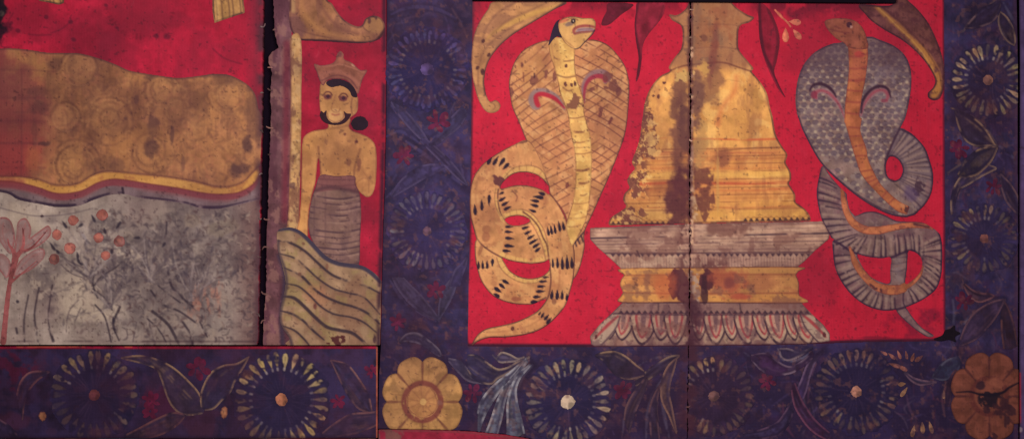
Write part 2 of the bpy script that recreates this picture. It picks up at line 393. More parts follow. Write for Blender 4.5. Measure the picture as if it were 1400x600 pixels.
# robe folds at the top edge
for pts, dk in ((T('A', [(185, -40), (337, -40), (330, 20), (305, 28), (250, 16), (205, 8)]), 0), (T('A', [(1088, -40), (1246, -40), (1250, 20), (1256, 68), (1180, 92), (1100, 120), (1090, 60)]), 1)):
    P = Paint("robe_fold", t1, fill(pts, False), (176, 132, 78), 2, mott=.15, ns=12, seed=4+dk)
    xs = [p[0] for p in pts]; x0, x1 = min(xs), max(xs)
    for t in (.12, .28, .5, .62, .85): P.p(line([(x0+(x1-x0)*t-2, -8), (x0+(x1-x0)*t+1, 12), (x0+(x1-x0)*(t+.04), 34)], 1.6, 2), (92, 62, 50), .75)
    P.p(line([(x0+5, -8), (x0+9, 30)], 5, 3), (205, 165, 105), .5)
    P.edge((70, 44, 44), 2, .7); P.build()
sole_top = T('A', [(-340, 246), (0, 250), (60, 250), (150, 258), (240, 272), (330, 275), (400, 275), (470, 290), (540, 312), (600, 335), (660, 362), (740, 378), (820, 390), (900, 400), (960, 398), (1040, 388), (1100, 380), (1170, 385), (1230, 410), (1280, 445), (1310, 490), (1325, 560)])
hem_top = T('B', [(-340, 345), (0, 345), (100, 345), (200, 360), (270, 385), (330, 390), (400, 380), (470, 340), (530, 320), (600, 320), (700, 330), (850, 345), (1000, 370), (1100, 395), (1180, 395), (1250, 370), (1300, 320), (1330, 290)])
hem_low = T('B', [(-340, 366), (0, 366), (100, 375), (200, 400), (270, 425), (340, 430), (420, 415), (500, 375), (570, 357), (640, 360), (750, 378), (900, 400), (1050, 428), (1150, 433), (1230, 422), (1300, 380), (1332, 330)])
drk = T('B', [(-340, 405), (0, 415), (100, 455), (200, 475), (300, 492), (400, 485), (480, 455), (560, 430), (640, 425), (720, 445), (850, 460), (950, 475), (1030, 497), (1120, 500), (1200, 485), (1336, 452)])
ys = lambda p: [tuple(q) for q in cr(p, False, 5)]
P = Paint("foot_sole", t1, np.minimum(f1, union(fill(ys(sole_top)+[(362, 170), (362, 225)]+ys(hem_top)[::-1], False))), (166, 114, 76), 2, mott=.12, ns=34, seed=9, label="huge ochre soles with faint wheel marks and reddish toes")
P.p(tex(every(), noise(30, 22), .5, .8), (126, 86, 64), .6).p(tex(every(), noise(20, 23, 4, 55), .52, .8), (182, 126, 78), .55).p(tex(every(), noise(12, 24, 4, 40), .6, .9), (118, 78, 62), .4)
P.p(tex((every()[0], every()[1]*sm(-GX, -105, -20)[None].astype(np.float32)), noise(28, 25), .0, .8), (132, 62, 64), .85)
for ty in (118, 150, 180, 213): P.p(blob(46, ty, 15, 11, 0, .9), (170, 92, 72), .5); P.p(line([(0, ty+16), (40, ty+16), (62, ty+17)], [4, 4, 2], 4), (92, 46, 56), .45)
P.p(blob(12, 215, 46, 36, 0, .9), (156, 62, 60), .6).p(blob(28, 150, 40, 40, 0, .9), (140, 72, 66), .5).p(blob(20, 112, 30, 26), (122, 72, 66), .4)
def ringm(x, y, r, w=1.8, a0=0, a1=6.3, rx=1.0): return [(x+math.cos(a)*r*rx, y+math.sin(a)*r) for a in np.linspace(a0, a1, 18)]
for x, y, r, a in ((108, 93, 25, .75), (108, 93, 19, .5), (105, 92, 11, .4), (90, 160, 20, .7), (88, 158, 14, .4), (149, 166, 33, .6), (149, 165, 25, .35), (150, 162, 13, .45), (104, 224, 33, .45), (104, 226, 27, .75), (100, 230, 14, .5),
                   (209, 209, 28, .65), (206, 207, 20, .45), (208, 205, 10, .4), (222, 124, 24, .5), (222, 124, 16, .45), (312, 128, 28, .5), (312, 130, 18, .5), (267, 170, 22, .5), (267, 170, 13, .3), (293, 232, 20, .4), (170, 110, 13, .25), (240, 150, 16, .3)):
    P.p(blob(x, y, r*.9, r*.9, 0, .8), (186, 134, 84), .22); P.p(tex(line(ringm(x, y, r), 3.0, 3.0), noise(22, int(x)+int(r), 3), .15, .6), (100, 64, 52), a*.85)
    P.p(tex(line(ringm(x+1.5, y+2, r-2), 1.6, 2.0), noise(22, int(x)+9, 3), .35, .7), (200, 152, 100), a*.5)
rr = np.random.RandomState(4)
for k in range(700):
    x, y = 75+rr.rand()*275, 95+rr.rand()*150; a = rr.rand()*6.3; l = 4+rr.rand()*9
    P.p(line([(x, y), (x+math.cos(a)*l, y+math.sin(a)*l), (x+math.cos(a+.8)*l*1.6, y+math.sin(a+.8)*l*1.6)], 1.5+rr.rand()*1.5, 2.6), [(108, 70, 58), (112, 76, 60), (196, 142, 90), (176, 112, 80)][rr.randint(4)], .12+rr.rand()*.24)
for x, y, rx, ry, a in ((210, 172, 9, 16, .8), (207, 200, 8, 16, .8), (338, 197, 7, 10, .95), (328, 231, 12, 6, .8), (322, 236, 7, 9, .8), (345, 155, 9, 40, .5), (208, 152, 5, 5, .3), (235, 185, 3, 16, .8), (250, 222, 3, 12, .5), (150, 228, 26, 12, .45), (78, 88, 10, 8, .4), (186, 135, 3, 5, .6), (50, 127, 14, 9, .5), (55, 147, 12, 10, .6), (60, 196, 8, 3, .9), (172, 162, 3, 3, .7), (290, 103, 20, 4, .5), (208, 106, 9, 3, .55), (325, 110, 14, 8, .45), (48, 185, 4, 20, .3)):
    P.p(blob(x, y, rx, ry, 0, .8, .4, 8, 5), (86, 58, 56), a*.8)
P.lines([[(0, 96), (40, 96), (66, 98), (78, 99)], [(-40, 196), (0, 196), (40, 196), (62, 199)], [(20, 154), (45, 154), (66, 158)], [(30, 98), (31, 150), (29, 240)]], 1.7, (100, 56, 58), .4, 3)
P.p(blob(46, 222, 10, 18, 0, .8), (176, 110, 70), .5).p(blob(180, 190, 40, 10, -.3), (178, 122, 74), .3)
P.p(line(sole_top, 3.4, 3.0), (88, 54, 56), .75).p(line(hem_top, 3.6, 3.2), (96, 58, 54), .6)
P.dirt = dirt1; P.build()
P = Paint("robe_hem", t1, np.minimum(f1, union(fill(ys(hem_top)+ys(drk)[::-1], False), line(drk, 4, 1))), (124, 104, 104), 3, mott=.10, ns=26, seed=3, label="wavy yellow, red and grey robe hem under the soles")
redm = fill(ys(hem_low)+ys([(x, y+(9 if x < 200 else 8)) for x, y in hem_low])[::-1], False)
P.p((redm[0], redm[1]), (134, 62, 68), .85)
P.p(tex(line([(x, y+9) for x, y in hem_low], 4, 4), noise(30, 6), .2, .7), (140, 84, 84), .6)
ylw = fill(ys(hem_top)+ys(hem_low)[::-1], False)
P.p(ylw, (198, 144, 76), 1).p(tex(ylw, noise(24, 5, 4, 10), .5, .8), (222, 168, 92), .7).p(tex(ylw, noise(12, 15), .6, .85), (160, 100, 66), .5)
P.p(line([(-60, 246), (0, 246.5), (30, 249)], 9, 6), (150, 70, 66), .6)
P.p(line(hem_low, 1.7, 1.6), (112, 48, 52), .75).p(line([(x, y+.5) for x, y in hem_top], 1.8, 2), (122, 72, 58), .6)
P.p(tex(line(drk, [2, 3, 4, 3, 4.4, 4, 4.2, 2.4, 2.4, 2.4, 2.6, 2.4, 4, 4.4, 2, 2], 1.8), noise(20, 66), .1, .45), (56, 42, 58), .9)
P.p(line([T('B', (628, 402)), T('B', (632, 428))], 3.2), (52, 38, 50), .9)
P.dirt = dirt1; P.build()
gard = Paint("garden", t1, np.minimum(f1, union(fill(ys(drk)+[(362, 452), (362, 471), (-90, 471)], False))), (170, 154, 138), 2, mott=.14, ns=30, seed=21, label="faded grey garden with dark reeds and bushes")
P = gard
P.p((every()[0], every()[1]*sm(GX, 60, 260)[None].astype(np.float32)), (112, 98, 92), .5)
P.p(tex(every(), noise(40, 41), .5, .85), (98, 84, 84), .5).p(tex(every(), noise(30, 42), .54, .9), (160, 142, 126), .5).p(tex((every()[0], np.repeat(sm(GX, 150, 230)[None], NY, 0).astype(np.float32)), noise(14, 43, 3), .5, .85), (80, 68, 70), .5)
for x, y, rx, ry in ((75, 395, 34, 26), (110, 420, 32, 22), (178, 345, 14, 10), (130, 425, 40, 12), (120, 390, 16, 24), (30, 300, 34, 18)): P.p(blob(x, y, rx, ry, 0, .9, .4, 12, 8), (196, 178, 152), .6)
P.p(tex(blob(278, 410, 26, 24, 0, .8, .5, 10), noise(5, 45, 2, 18), .35, .7), (172, 118, 98), .75).p(blob(262, 300, 12, 9), (146, 128, 108), .5).p(blob(305, 312, 22, 10, -.2), (142, 126, 106), .5)
P.p((every()[0], every()[1]*sm(GX, 305, 350)[None].astype(np.float32)), (106, 74, 70), .65)
rr = np.random.RandomState(8)
for k in range(900):
    x, y = 60+290*rr.rand()**.8, 285+rr.rand()*178; a = -.9+rr.rand()*2.2+(1.6 if rr.rand() < .4 else 0); l = 2+rr.rand()*5; cw = 1.35-.6*(x < 130)
    P.p(line([(x, y), (x+math.cos(a)*l, y+math.sin(a)*l), (x+math.cos(a+.4)*l*1.8, y+math.sin(a+.4)*l*1.8)], [.8, 1.2+rr.rand()*2.6, .8], 2.2), [(70, 58, 64), (160, 142, 124), (92, 80, 78), (84, 62, 62)][rr.randint(4)], (.15+rr.rand()*.4)*cw)
for x, y, rx, ry in ((150, 318, 34, 26), (190, 350, 40, 34), (158, 390, 26, 26), (232, 322, 34, 22), (262, 372, 30, 34), (60, 385, 24, 26)): P.p(tex(blob(x, y, rx, ry, 0, 1, .4, 12, 8), noise(9, 46, 3), .25, .65), (88, 76, 78), .5)
rd = (46, 36, 46)
for q, w in (([(100, 560), (98, 470), (115, 370)], 2), ([(155, 560), (140, 450), (158, 340)], 2.4), ([(220, 558), (196, 470), (212, 330)], 2), ([(305, 480), (330, 420)], 1.6), ([(270, 520), (280, 440), (320, 390)], 1.4),
             ([(690, 275), (712, 345), (790, 415)], 3.2), ([(625, 435), (690, 490), (730, 565)], 4), ([(620, 350), (665, 405), (735, 435), (800, 480)], 2.6), ([(750, 480), (775, 520), (790, 568)], 3), ([(610, 470), (630, 555)], 1.5), ([(605, 465), (650, 510), (680, 560)], 2),
             ([(492, 418), (465, 480), (470, 510)], 3.4), ([(465, 505), (488, 555)], 2), ([(390, 410), (430, 460), (455, 560)], 2.4), ([(650, 330), (700, 370), (740, 400)], 2), ([(380, 345), (430, 380), (460, 430)], 2), ([(400, 380), (380, 320), (395, 260)], 2.6),
             ([(385, 330), (420, 290), (470, 260), (500, 235)], 2), ([(350, 260), (300, 240), (265, 220)], 1.8), ([(345, 300), (290, 280), (250, 245)], 1.6), ([(200, 510), (215, 560)], 2.5), ([(820, 480), (850, 540)], 2), ([(560, 480), (545, 560)], 1.4), ([(66, 505), (70, 525)], 3), ([(683, 70), (680, 120)], 2), ([(850, 430), (880, 370), (885, 330)], 1.6)):
    P.p(tex(line(T('C', q), w, 1.8), noise(10, 61), .0, .4), rd if w > 1.9 else (84, 70, 74), .72)
P.p(tex(line(T('C', [(350, 300), (352, 220), (355, 150), (330, 110)]), 3.6, 2.6), noise(14, 4), .2, .6), (150, 140, 140), .7).p(line(T('C', [(345, 200), (300, 130), (280, 100)]), 2, 2), (142, 128, 122), .5).p(line(T('C', [(355, 200), (400, 170), (420, 130)]), 2, 2), (142, 128, 122), .5)
P.lines([T('C', [(0, 12), (60, 28), (120, 42), (180, 46), (280, 38), (380, 15)])], 1.3, (92, 78, 84), .6, 1.8)
P.p(blob(58, 295.5, 2, 1.6), (60, 42, 52), .9)
for x, y, a, l in ((265, 80, 1.0, 11), (383, 55, 1.1, 11), (215, 170, 1.0, 12), (430, 105, 1.3, 8), (485, 85, -1.0, 12), (318, 205, 1.4, 8), (458, 190, 1.4, 6), (330, 85, -.6, 8), (235, 190, .9, 7), (70, 395, .8, 3), (560, 135, 0, 8), (670, 165, -1, 7), (465, 470, 1.5, 8), (320, 225, 1.2, 8), (330, 240, .5, 6)):
    q = T('C', (x, y)); P.p(tear(q[0], q[1], l, 4.2, a, 1.6), (52, 44, 54), .85)
for k in range(70):                           # soft twigs and drop leaves of the bush
    bx, by = ((122, 378), (150, 420), (208, 385), (262, 410))[k % 4]; a = -1.57+rr.randn()*.75; l = 30+55*rr.rand()
    q = [(bx+rr.randn()*4, by), (bx+math.cos(a)*l*.5+rr.randn()*4, by+math.sin(a)*l*.5), (bx+math.cos(a)*l*1.05+rr.randn()*9, by+math.sin(a)*l)]
    P.p(tex(line(q, [2.4, 1.6, .7], 2), noise(10, 63), .1, .5), ((96, 84, 86), (166, 152, 142), (84, 72, 78))[k % 3], .5)
    for t in (.55, .8, 1.0): P.p(tear(q[0][0]+(q[2][0]-q[0][0])*t+rr.randn()*4, q[0][1]+(q[2][1]-q[0][1])*t+rr.randn()*3, 8+rr.rand()*4, 3.4, a+rr.randn()*.6, 2), ((76, 66, 72), (150, 134, 126), (66, 56, 66))[k % 3], .3+.25*rr.rand())
P.p(tex(line([(-90, 466), (352, 466.5)], 2.2, 2.2), noise(40, 4, 3), .2, .6), (62, 44, 48), .6)
P.dirt = dirt1; go = P.build()
# pink tree of the garden with its crown, and the fruits
crown = union(fill(T('C', [(38, 200), (0, 150), (-20, 90), (5, 50), (45, 65), (62, 130), (50, 190)])), fill(T('C', [(60, 200), (68, 120), (75, 70), (108, 55), (130, 105), (105, 170)])), fill(T('C', [(75, 205), (110, 150), (165, 105), (200, 85), (210, 120), (165, 165)])), fill(T('C', [(55, 295), (80, 230), (140, 185), (180, 180), (178, 220), (120, 270)])), fill(T('C', [(30, 300), (0, 270), (-30, 220), (10, 200), (45, 240)])))
tr = Paint("red_tree", go, np.minimum(f1, union(line(T('C', [(14, 562), (22, 480), (32, 380), (44, 300), (62, 225)]), [8, 7, 6.5, 6, 9], 1), line(T('C', [(62, 228), (55, 190), (38, 165), (32, 140)]), [8, 5, 3, 1.5], 1), line(T('C', [(60, 222), (88, 185), (98, 150), (95, 95)]), [8, 5, 3.4, 1.5], 1), line(T('C', [(85, 190), (130, 175), (195, 105)]), [4, 3, 1], 1), line(T('C', [(42, 320), (90, 280), (150, 230)]), [4, 2, 1], 1))), (156, 88, 84), 4, mott=.16, ns=12, label="faded red tree with a forked trunk"); tr.dirt = dirt1; tro = tr.build()
cp = Paint("crown", go, np.minimum(f1, crown), (158, 130, 122), 3, mott=.12, ns=12); cp.edge((160, 92, 88), 2.4, .8); cp.p(tex(every(), noise(12, 91), .5, .75), (156, 116, 108), .6)
cp.lines([T('C', [(36, 190), (12, 120), (15, 75)]), T('C', [(75, 190), (98, 120), (105, 75)]), T('C', [(100, 180), (150, 140), (195, 100)]), T('C', [(70, 280), (120, 220), (170, 195)])], 1.4, (168, 104, 98), .6, 1.8); cp.dirt = dirt1; cp.build()
for x, y, r in ((420, 42, 7.6), (302, 63, 7), (235, 122, 7), (288, 177, 8), (405, 135, 6.8), (490, 150, 7.8), (433, 207, 6.4), (222, 222, 7.4)):
    q = T('C', (x, y)); P = Paint("fruit", go, blob(q[0], q[1], r, r*.97, 0, .02, .07, 7, int(x)), (168, 104, 90) if x not in (490, 222) else (140, 94, 86), 4, mott=.2, ns=8, seed=int(x) % 50)
    P.edge((132, 66, 66), 1.6, .5); P.p(blob(q[0]-1, q[1]-1.5, 3, 3, 0, .9), (206, 122, 98), .4); P.build()
# frayed cloth threads along the gap
def threads(par, xs, seed, n, y0, y1, left=True, col=(128, 104, 100)):
    r = np.random.RandomState(seed)
    for k in range(n):
        y = y0+(y1-y0)*(k+r.rand())/n; x = np.interp(y, [p[1] for p in xs], [p[0] for p in xs]); l = (2+4*r.rand()**2)*(1 if left else -1)
        Paint("thread", par, union(line([(x-l*.5, y), (x+l*.5, y+r.randn()*1.2), (x+l, y+r.randn()*2.2)], [2.0, 1.7, 1.5], .9)), np.array(col)*(.6+.5*r.rand()), 7, mott=.3, ns=7, seed=seed+k).build()
threads(t1, gapl, 3, 7, 0, 470)

# ================================================================== 2. narrow board with the crowned attendant
t2 = thing("painted_board", "narrow painted board between the two large ones with a bare-chested crowned figure", "painted board", "painted temple boards")
gapr = [(374, -70), (373, 0), (374.5, 30), (376, 50), (379, 60), (380.5, 66), (372, 71), (367.5, 78), (366.5, 86), (370, 92), (371, 100), (369.5, 130), (370, 160), (367.5, 230), (366, 290), (364, 330), (364, 380), (360, 440), (359, 471.5)]
edr = [(528.5, -70), (528, 0), (527, 160), (525.5, 250), (523, 320), (519.5, 471.5)]
f2 = union(fill(side(gapr, .45, 6, 3)+[tuple(p) for p in edr[::-1]], False))
dirt2 = [(tex(line([(525, -70), (524, 160), (517, 471)], 5, 4), noise(22, 7), .1, .5), (44, 22, 40), .75)]
P = Paint("red_ground", t2, f2, (158, 30, 52), 0, thick=.018, mott=.10, ns=40, seed=31, label="crimson painted ground behind the crowned figure")
P.p(tex(every(), noise(30, 12), .5, .8), (132, 30, 48), .5); P.dirt = dirt2; P.build()
bm = union(fill(side(gapr, .45, 6, 3)+[(420, 471.5), (410, 440), (406, 400), (400, 372), (390, 350), (388, 330), (392, 318), (396, 300), (398, 160), (398, 60), (400, -70)], False))
P = Paint("worn_margin", t2, bm, (104, 68, 72), 1, mott=.18, ns=22, seed=14, label="brown worn margin along the gap")
P.p(tex(every(), noise(16, 33, 4, 60), .5, .78), (84, 48, 58), .7).p(tex(every(), noise(9, 35, 4, 14), .6, .8), (146, 106, 94), .6)
P.p(line([(392, 60), (391, 160), (389, 300)], 9, 6), (112, 38, 52), .6).p(line([(386, 470), (384, 430), (389, 380), (381, 350)], 6, 4), (62, 50, 66), .8)
P.p(line([(371, 66), (369, 90)], 5, 3), (138, 96, 86), .7); P.build()
threads(t2, gapr, 13, 9, 0, 470, False, (140, 100, 90))
colm = fill([(397, 52), (411.5, 55), (411.5, 150), (410.5, 230), (408.5, 300), (406, 325), (391, 320), (394, 290), (396, 200), (397, 100)])
P = Paint("column", t2, colm, (184, 142, 90), 3, mott=.16, ns=12, seed=15, label="pale ochre column beside the crowned figure")
P.p(tex(every(), noise(7, 38, 4, 16), .55, .72), (118, 78, 64), .7).p(tex(every(), noise(9, 39), .58, .8), (204, 166, 112), .6).p(line([(397, 50), (396, 200), (392, 320)], 3, 3), (112, 66, 60), .6).p(blob(400, 253, 4, 4), (100, 70, 66), .7)
P.edge((112, 66, 58), 1.2, .6); P.build()
brk = fill(T('F', [(205, -260), (375, -260), (380, -20), (408, 20), (440, 70), (480, 110), (530, 135), (562, 130), (580, 97), (620, 82), (660, 95), (680, 140), (665, 185), (630, 210), (560, 222), (450, 218), (350, 212), (255, 208), (220, 190), (190, 130), (190, 0)]))
P = Paint("bracket", t2, brk, (152, 104, 72), 3, mott=.15, ns=22, seed=16, label="ochre scroll bracket above the crowned figure")
P.p(tex(every(), noise(12, 52, 4, 40), .5, .8), (122, 80, 66), .6).p(blob(402, 45, 16, 22), (108, 70, 70), .7)
P.p(line(T('F', [(250, -40), (260, 60), (340, 150), (470, 190), (600, 190)]), 6, 7), (182, 130, 76), .5).p(line(T('F', [(320, -40), (370, 60), (440, 140), (540, 175)]), 4, 5), (112, 70, 60), .6).p(line(T('F', [(205, -60), (208, 55)]), 6, 4), (188, 150, 98), .7)
P.p(blob(511, 34, 15, 13, 0, .5, .1), (176, 132, 78), .6).p(blob(505, 29, 3, 5), (80, 50, 50), .8).p(blob(514, 25, 2, 3), (84, 52, 50), .8)
P.lines([T('F', [(565, 130), (575, 150), (600, 165)]), T('F', [(230, 150), (300, 175), (400, 195)])], 1.5, (96, 60, 54), .6, 2)
P.edge((62, 34, 44), 2, .7); P.p(line(T('F', [(225, 208), (350, 210), (560, 222), (630, 212), (680, 150)]), 4, 2), (54, 26, 36), .8); P.build()
bodyp = T('G', [(365, 40), (362, 88), (300, 100), (258, 120), (240, 155), (236, 260), (235, 400), (225, 520), (205, 640), (262, 640), (270, 500), (285, 420), (303, 350), (312, 262), (320, 235), (326, 300), (330, 350), (400, 356), (488, 350), (500, 375), (525, 405), (555, 422), (580, 405), (595, 350), (600, 260), (595, 180), (570, 140), (520, 115), (480, 100), (466, 80), (468, 40)])
fig = Paint("crowned_figure", t2, fill(bodyp), (190, 136, 80), 3, mott=.10, ns=20, seed=17, label="bare-chested crowned figure with black hair bun and banded skirt")
P = fig
P.p(tex(every(), noise(22, 58), .5, .8), (164, 112, 68), .6); P.p(tex(every(), noise(14, 59), .58, .85), (208, 154, 92), .5)
P.p(line(T('G', [(318, 180), (322, 240), (330, 310)]), 2.4, 2.6), (118, 74, 54), .7).p(line(T('G', [(520, 190), (500, 250), (490, 310), (495, 355)]), 2.6, 2.8), (116, 74, 54), .75)
P.p(blob(*T('G', (500, 155)), 3, 3), (90, 48, 46), .9).p(blob(*T('G', (467, 152)), 4, 3), (140, 96, 64), .6).p(blob(*T('G', (463, 252)), 4.5, 6), (104, 62, 52), .8).p(blob(*T('G', (514, 262)), 4, 9), (110, 66, 54), .7).p(blob(*T('G', (445, 118)), 2, 2), (112, 66, 54), .7).p(blob(*T('G', (355, 155)), 3, 4), (140, 96, 66), .6)
P.p(blob(*T('G', (430, 220)), 26, 18, 0, 1), (158, 112, 66), .45).p(line(T('G', [(370, 92), (420, 85), (468, 75)]), 3, 3), (138, 94, 60), .6)
P.p(line(T('G', [(535, 300), (560, 340), (560, 400)]), 1.2, 2), (140, 92, 60), .5).p(line(T('G', [(505, 350), (540, 330), (580, 350)]), 1.4, 2), (134, 88, 60), .5)
P.edge((104, 50, 46), 1.7, .7); fo = P.build()
sk = fill(T('G', [(330, 315), (400, 320), (490, 320), (498, 360), (518, 410), (525, 500), (520, 620)])+T('H', [(488, 190), (470, 215), (400, 205), (330, 180), (290, 130), (258, 60)])+T('G', [(270, 520), (285, 430), (305, 370)]))
P = Paint("skirt", fo, sk, (124, 94, 84), 4, mott=.14, ns=14, seed=18, label="grey-brown skirt with dark stripes and a red-brown waistband")
P.p(tex(every(), noise(14, 71, 3, 30), .5, .8), (100, 74, 74), .6).p(blob(456, 300, 30, 45, 0, .9), (150, 116, 96), .3)
P.p(fill(T('G', [(325, 312), (492, 318), (500, 365), (515, 400), (430, 385), (300, 395), (318, 350)])), (122, 74, 72), .8).lines([T('G', [(325, 335), (400, 338), (492, 338)]), T('G', [(318, 360), (400, 368), (500, 362)])], 1.5, (92, 54, 58), .7, 1.8)
P.p(line(T('G', [(300, 392), (360, 375), (430, 382), (520, 400)]), 5, 4), (74, 48, 54), .7)
for k in range(13):
    y = 418+k*27; P.p(tex(line(T('G', [(290-k*3, y-4), (370, y+9), (440, y+12), (528, y-6)]), 1.3 if k % 3 else 2.2, 1.6), noise(16, 70+k, 3), .25, .55), (66, 46, 56), .75)
    P.p(tex(line(T('G', [(360, y+18), (440, y+22), (520, y+6)]), 1.4, 2), noise(18, 80+k, 3), .4, .65), (176, 146, 122), .5)
P.lines([T('G', [(352, 400), (352, 640)]), T('G', [(300, 430), (296, 600)])], 1.5, (88, 62, 64), .45, 2.4)
P.edge((78, 44, 50), 1.6, .7); P.build()
facep = fill(T('6', [(78, 230), (70, 300), (72, 360), (80, 410), (110, 450), (165, 476), (220, 462), (255, 430), (290, 400), (298, 345), (292, 305), (250, 255), (220, 235), (160, 220), (110, 220)]))
P = Paint("face", fo, facep, (190, 138, 82), 4, mott=.08, ns=14, seed=19)
q6 = lambda *p: T('6', list(p))
P.p(blob(*T('6', (165, 425)), 11.5, 10.5, 0, .25, .05), (208, 160, 100), .9).p(line(q6((118, 405), (125, 440), (165, 458), (205, 440), (214, 405)), 1.2, 1.6), (120, 70, 56), .7)
for cx in (118, 210):
    cy = 308 if cx == 118 else 318
    P.p(blob(*T('6', (cx, cy+2)), 5.6, 3.6, 0, .3, .1), (104, 56, 56), .95).p(blob(*T('6', (cx+2, cy)), 2.4, 2.2, 0, .3, .1), (58, 32, 44), .95)
    P.p(line(q6((cx-26, cy-6), (cx-8, cy-26), (cx+14, cy-24), (cx+26, cy-8)), 1.9, 1.5), (84, 44, 44), .9).p(line(q6((cx-22, cy+14), (cx, cy+19), (cx+20, cy+12)), 1, 1.5), (130, 80, 60), .6)
P.p(line(q6((165, 300), (150, 345), (140, 380), (155, 398), (180, 398), (192, 380)), 1.2, 1.8), (134, 86, 60), .65).p(line(q6((145, 412), (165, 418), (185, 412)), 2.2, 1.8), (140, 66, 60), .6).p(line(q6((262, 320), (256, 360), (262, 410)), 1.6, 2), (116, 74, 56), .7).p(line(q6((280, 330), (290, 360), (275, 395)), 1, 1.6), (140, 92, 62), .6)
P.edge((112, 64, 52), 1.2, .6); P.build()
P = Paint("crown", fo, fill(q6((38, 118), (80, 127), (140, 116), (165, 95), (173, 62), (192, 42), (212, 60), (216, 90), (262, 112), (308, 152), (350, 155), (322, 210), (298, 292), (275, 268), (235, 218), (180, 205), (120, 212), (92, 245), (72, 215), (55, 165))), (148, 92, 72), 5, mott=.14, ns=12, seed=20)
P.p(line(q6((75, 190), (130, 165), (190, 165), (260, 200), (300, 235)), 5, 4), (164, 104, 84), .7).p(line(q6((60, 125), (140, 130), (190, 120), (260, 140), (330, 165)), 2, 2), (176, 116, 92), .6).p(line(q6((85, 215), (140, 190), (190, 186), (250, 208), (292, 262)), 1.4, 1.6), (92, 50, 56), .7).p(blob(*T('6', (192, 62)), 3.5, 4), (104, 58, 62), .7).p(blob(*T('6', (268, 126)), 3, 1.6, .6), (196, 150, 120), .7)
P.edge((96, 46, 56), 1.5, .7); P.build()
P = Paint("hair", fo, union(fill(q6((110, 234), (125, 214), (170, 206), (218, 214), (255, 236), (280, 268), (293, 312), (262, 308), (248, 278), (222, 256), (190, 246), (140, 254)))), (34, 24, 34), 6, mott=.15, seed=2); P.build()
P = Paint("hair_bun", fo, blob(*T('6', (307, 466)), 12, 9.6, 0, .02, .08, 8), (32, 22, 32), 6, mott=.15, seed=2); P.build()
P = Paint("beard", fo, fill(q6((80, 392), (74, 425), (100, 460), (160, 477), (222, 462), (258, 412), (232, 408), (212, 394), (220, 428), (192, 456), (165, 462), (138, 458), (114, 430), (112, 388), (96, 404)), True, 4), (50, 28, 36), 6, mott=.15, seed=4); P.build()
wv = fill(T('H', [(118, 48), (170, 36), (215, 50), (255, 82), (295, 125), (335, 165), (385, 190), (440, 200), (500, 210), (545, 235), (580, 268), (592, 300), (588, 400), (581, 574), (180, 574), (168, 540), (130, 480), (125, 420), (150, 300), (138, 220), (118, 150), (112, 100)]), True)
P = Paint("water", t2, np.minimum(f2, union(wv)), (154, 124, 94), 7, mott=.12, ns=24, seed=23, label="ochre banded water with dark wavy lines below the figure")
P.p(tex(every(), noise(24, 91), .5, .8), (132, 96, 74), .6).p(tex(every(), noise(20, 92), .55, .8), (146, 128, 78), .5).p(blob(*T('H', (290, 350)), 22, 12, .8, .9), (176, 120, 84), .5)
wl = [([(115, 95), (180, 110), (240, 145), (300, 200), (360, 250), (420, 275), (500, 295), (580, 335)], 3), ([(120, 155), (190, 175), (240, 215), (300, 270), (370, 315), (440, 335), (510, 355), (580, 430)], 2.2), ([(145, 220), (220, 255), (280, 315), (330, 350), (400, 380), (470, 400), (530, 430), (580, 475)], 3), ([(155, 292), (210, 305), (260, 345), (310, 395), (370, 430), (450, 445), (510, 470), (565, 515)], 2.2), ([(140, 350), (190, 358), (240, 400), (290, 450), (340, 490), (400, 505), (460, 520), (528, 578)], 4), ([(125, 415), (180, 430), (230, 460), (280, 510), (325, 548)], 2.8), ([(138, 485), (190, 505), (230, 540), (262, 578)], 2.4)]
for q, w in wl:
    w *= .98; P.p(line(T('H', [(x+4, y+12) for x, y in q]), 3, 5), (116, 84, 66), .45); P.p(tex(line(T('H', q), [w*.6]+[w*1.15]*(len(q)-2)+[w*.7], 1.7), noise(20, 93), .05, .4), (54, 42, 50), .88)
P.p(line(T('H', [(118, 50), (170, 42), (215, 56), (252, 88), (292, 132), (332, 172), (385, 198), (440, 208), (500, 218), (542, 243), (582, 285)]), [3, 5, 6.5, 7, 7, 7, 6.5, 6.5, 6, 6, 4], 2.2), (56, 50, 68), .92)
P.p(blob(*T('H', (385, 556)), 11, 6, 0, .3, .8, 5), (78, 36, 38), .9).p(blob(*T('H', (285, 395)), 2.5, 5), (104, 56, 52), .8).p(blob(*T('H', (340, 215)), 2, 5), (112, 70, 56), .6).p(blob(*T('H', (232, 110)), 2.5, 2.5), (104, 66, 54), .7).p(blob(*T('H', (556, 545)), 2.5, 7), (66, 44, 50), .8).p(blob(*T('H', (215, 250)), 3, 3), (100, 66, 56), .7)
P.p(line(T('H', [(118, 100), (120, 150), (145, 220), (155, 300), (128, 420), (132, 480), (170, 540), (180, 580)]), 4, 3), (66, 52, 62), .75); P.dirt = dirt2; P.build()

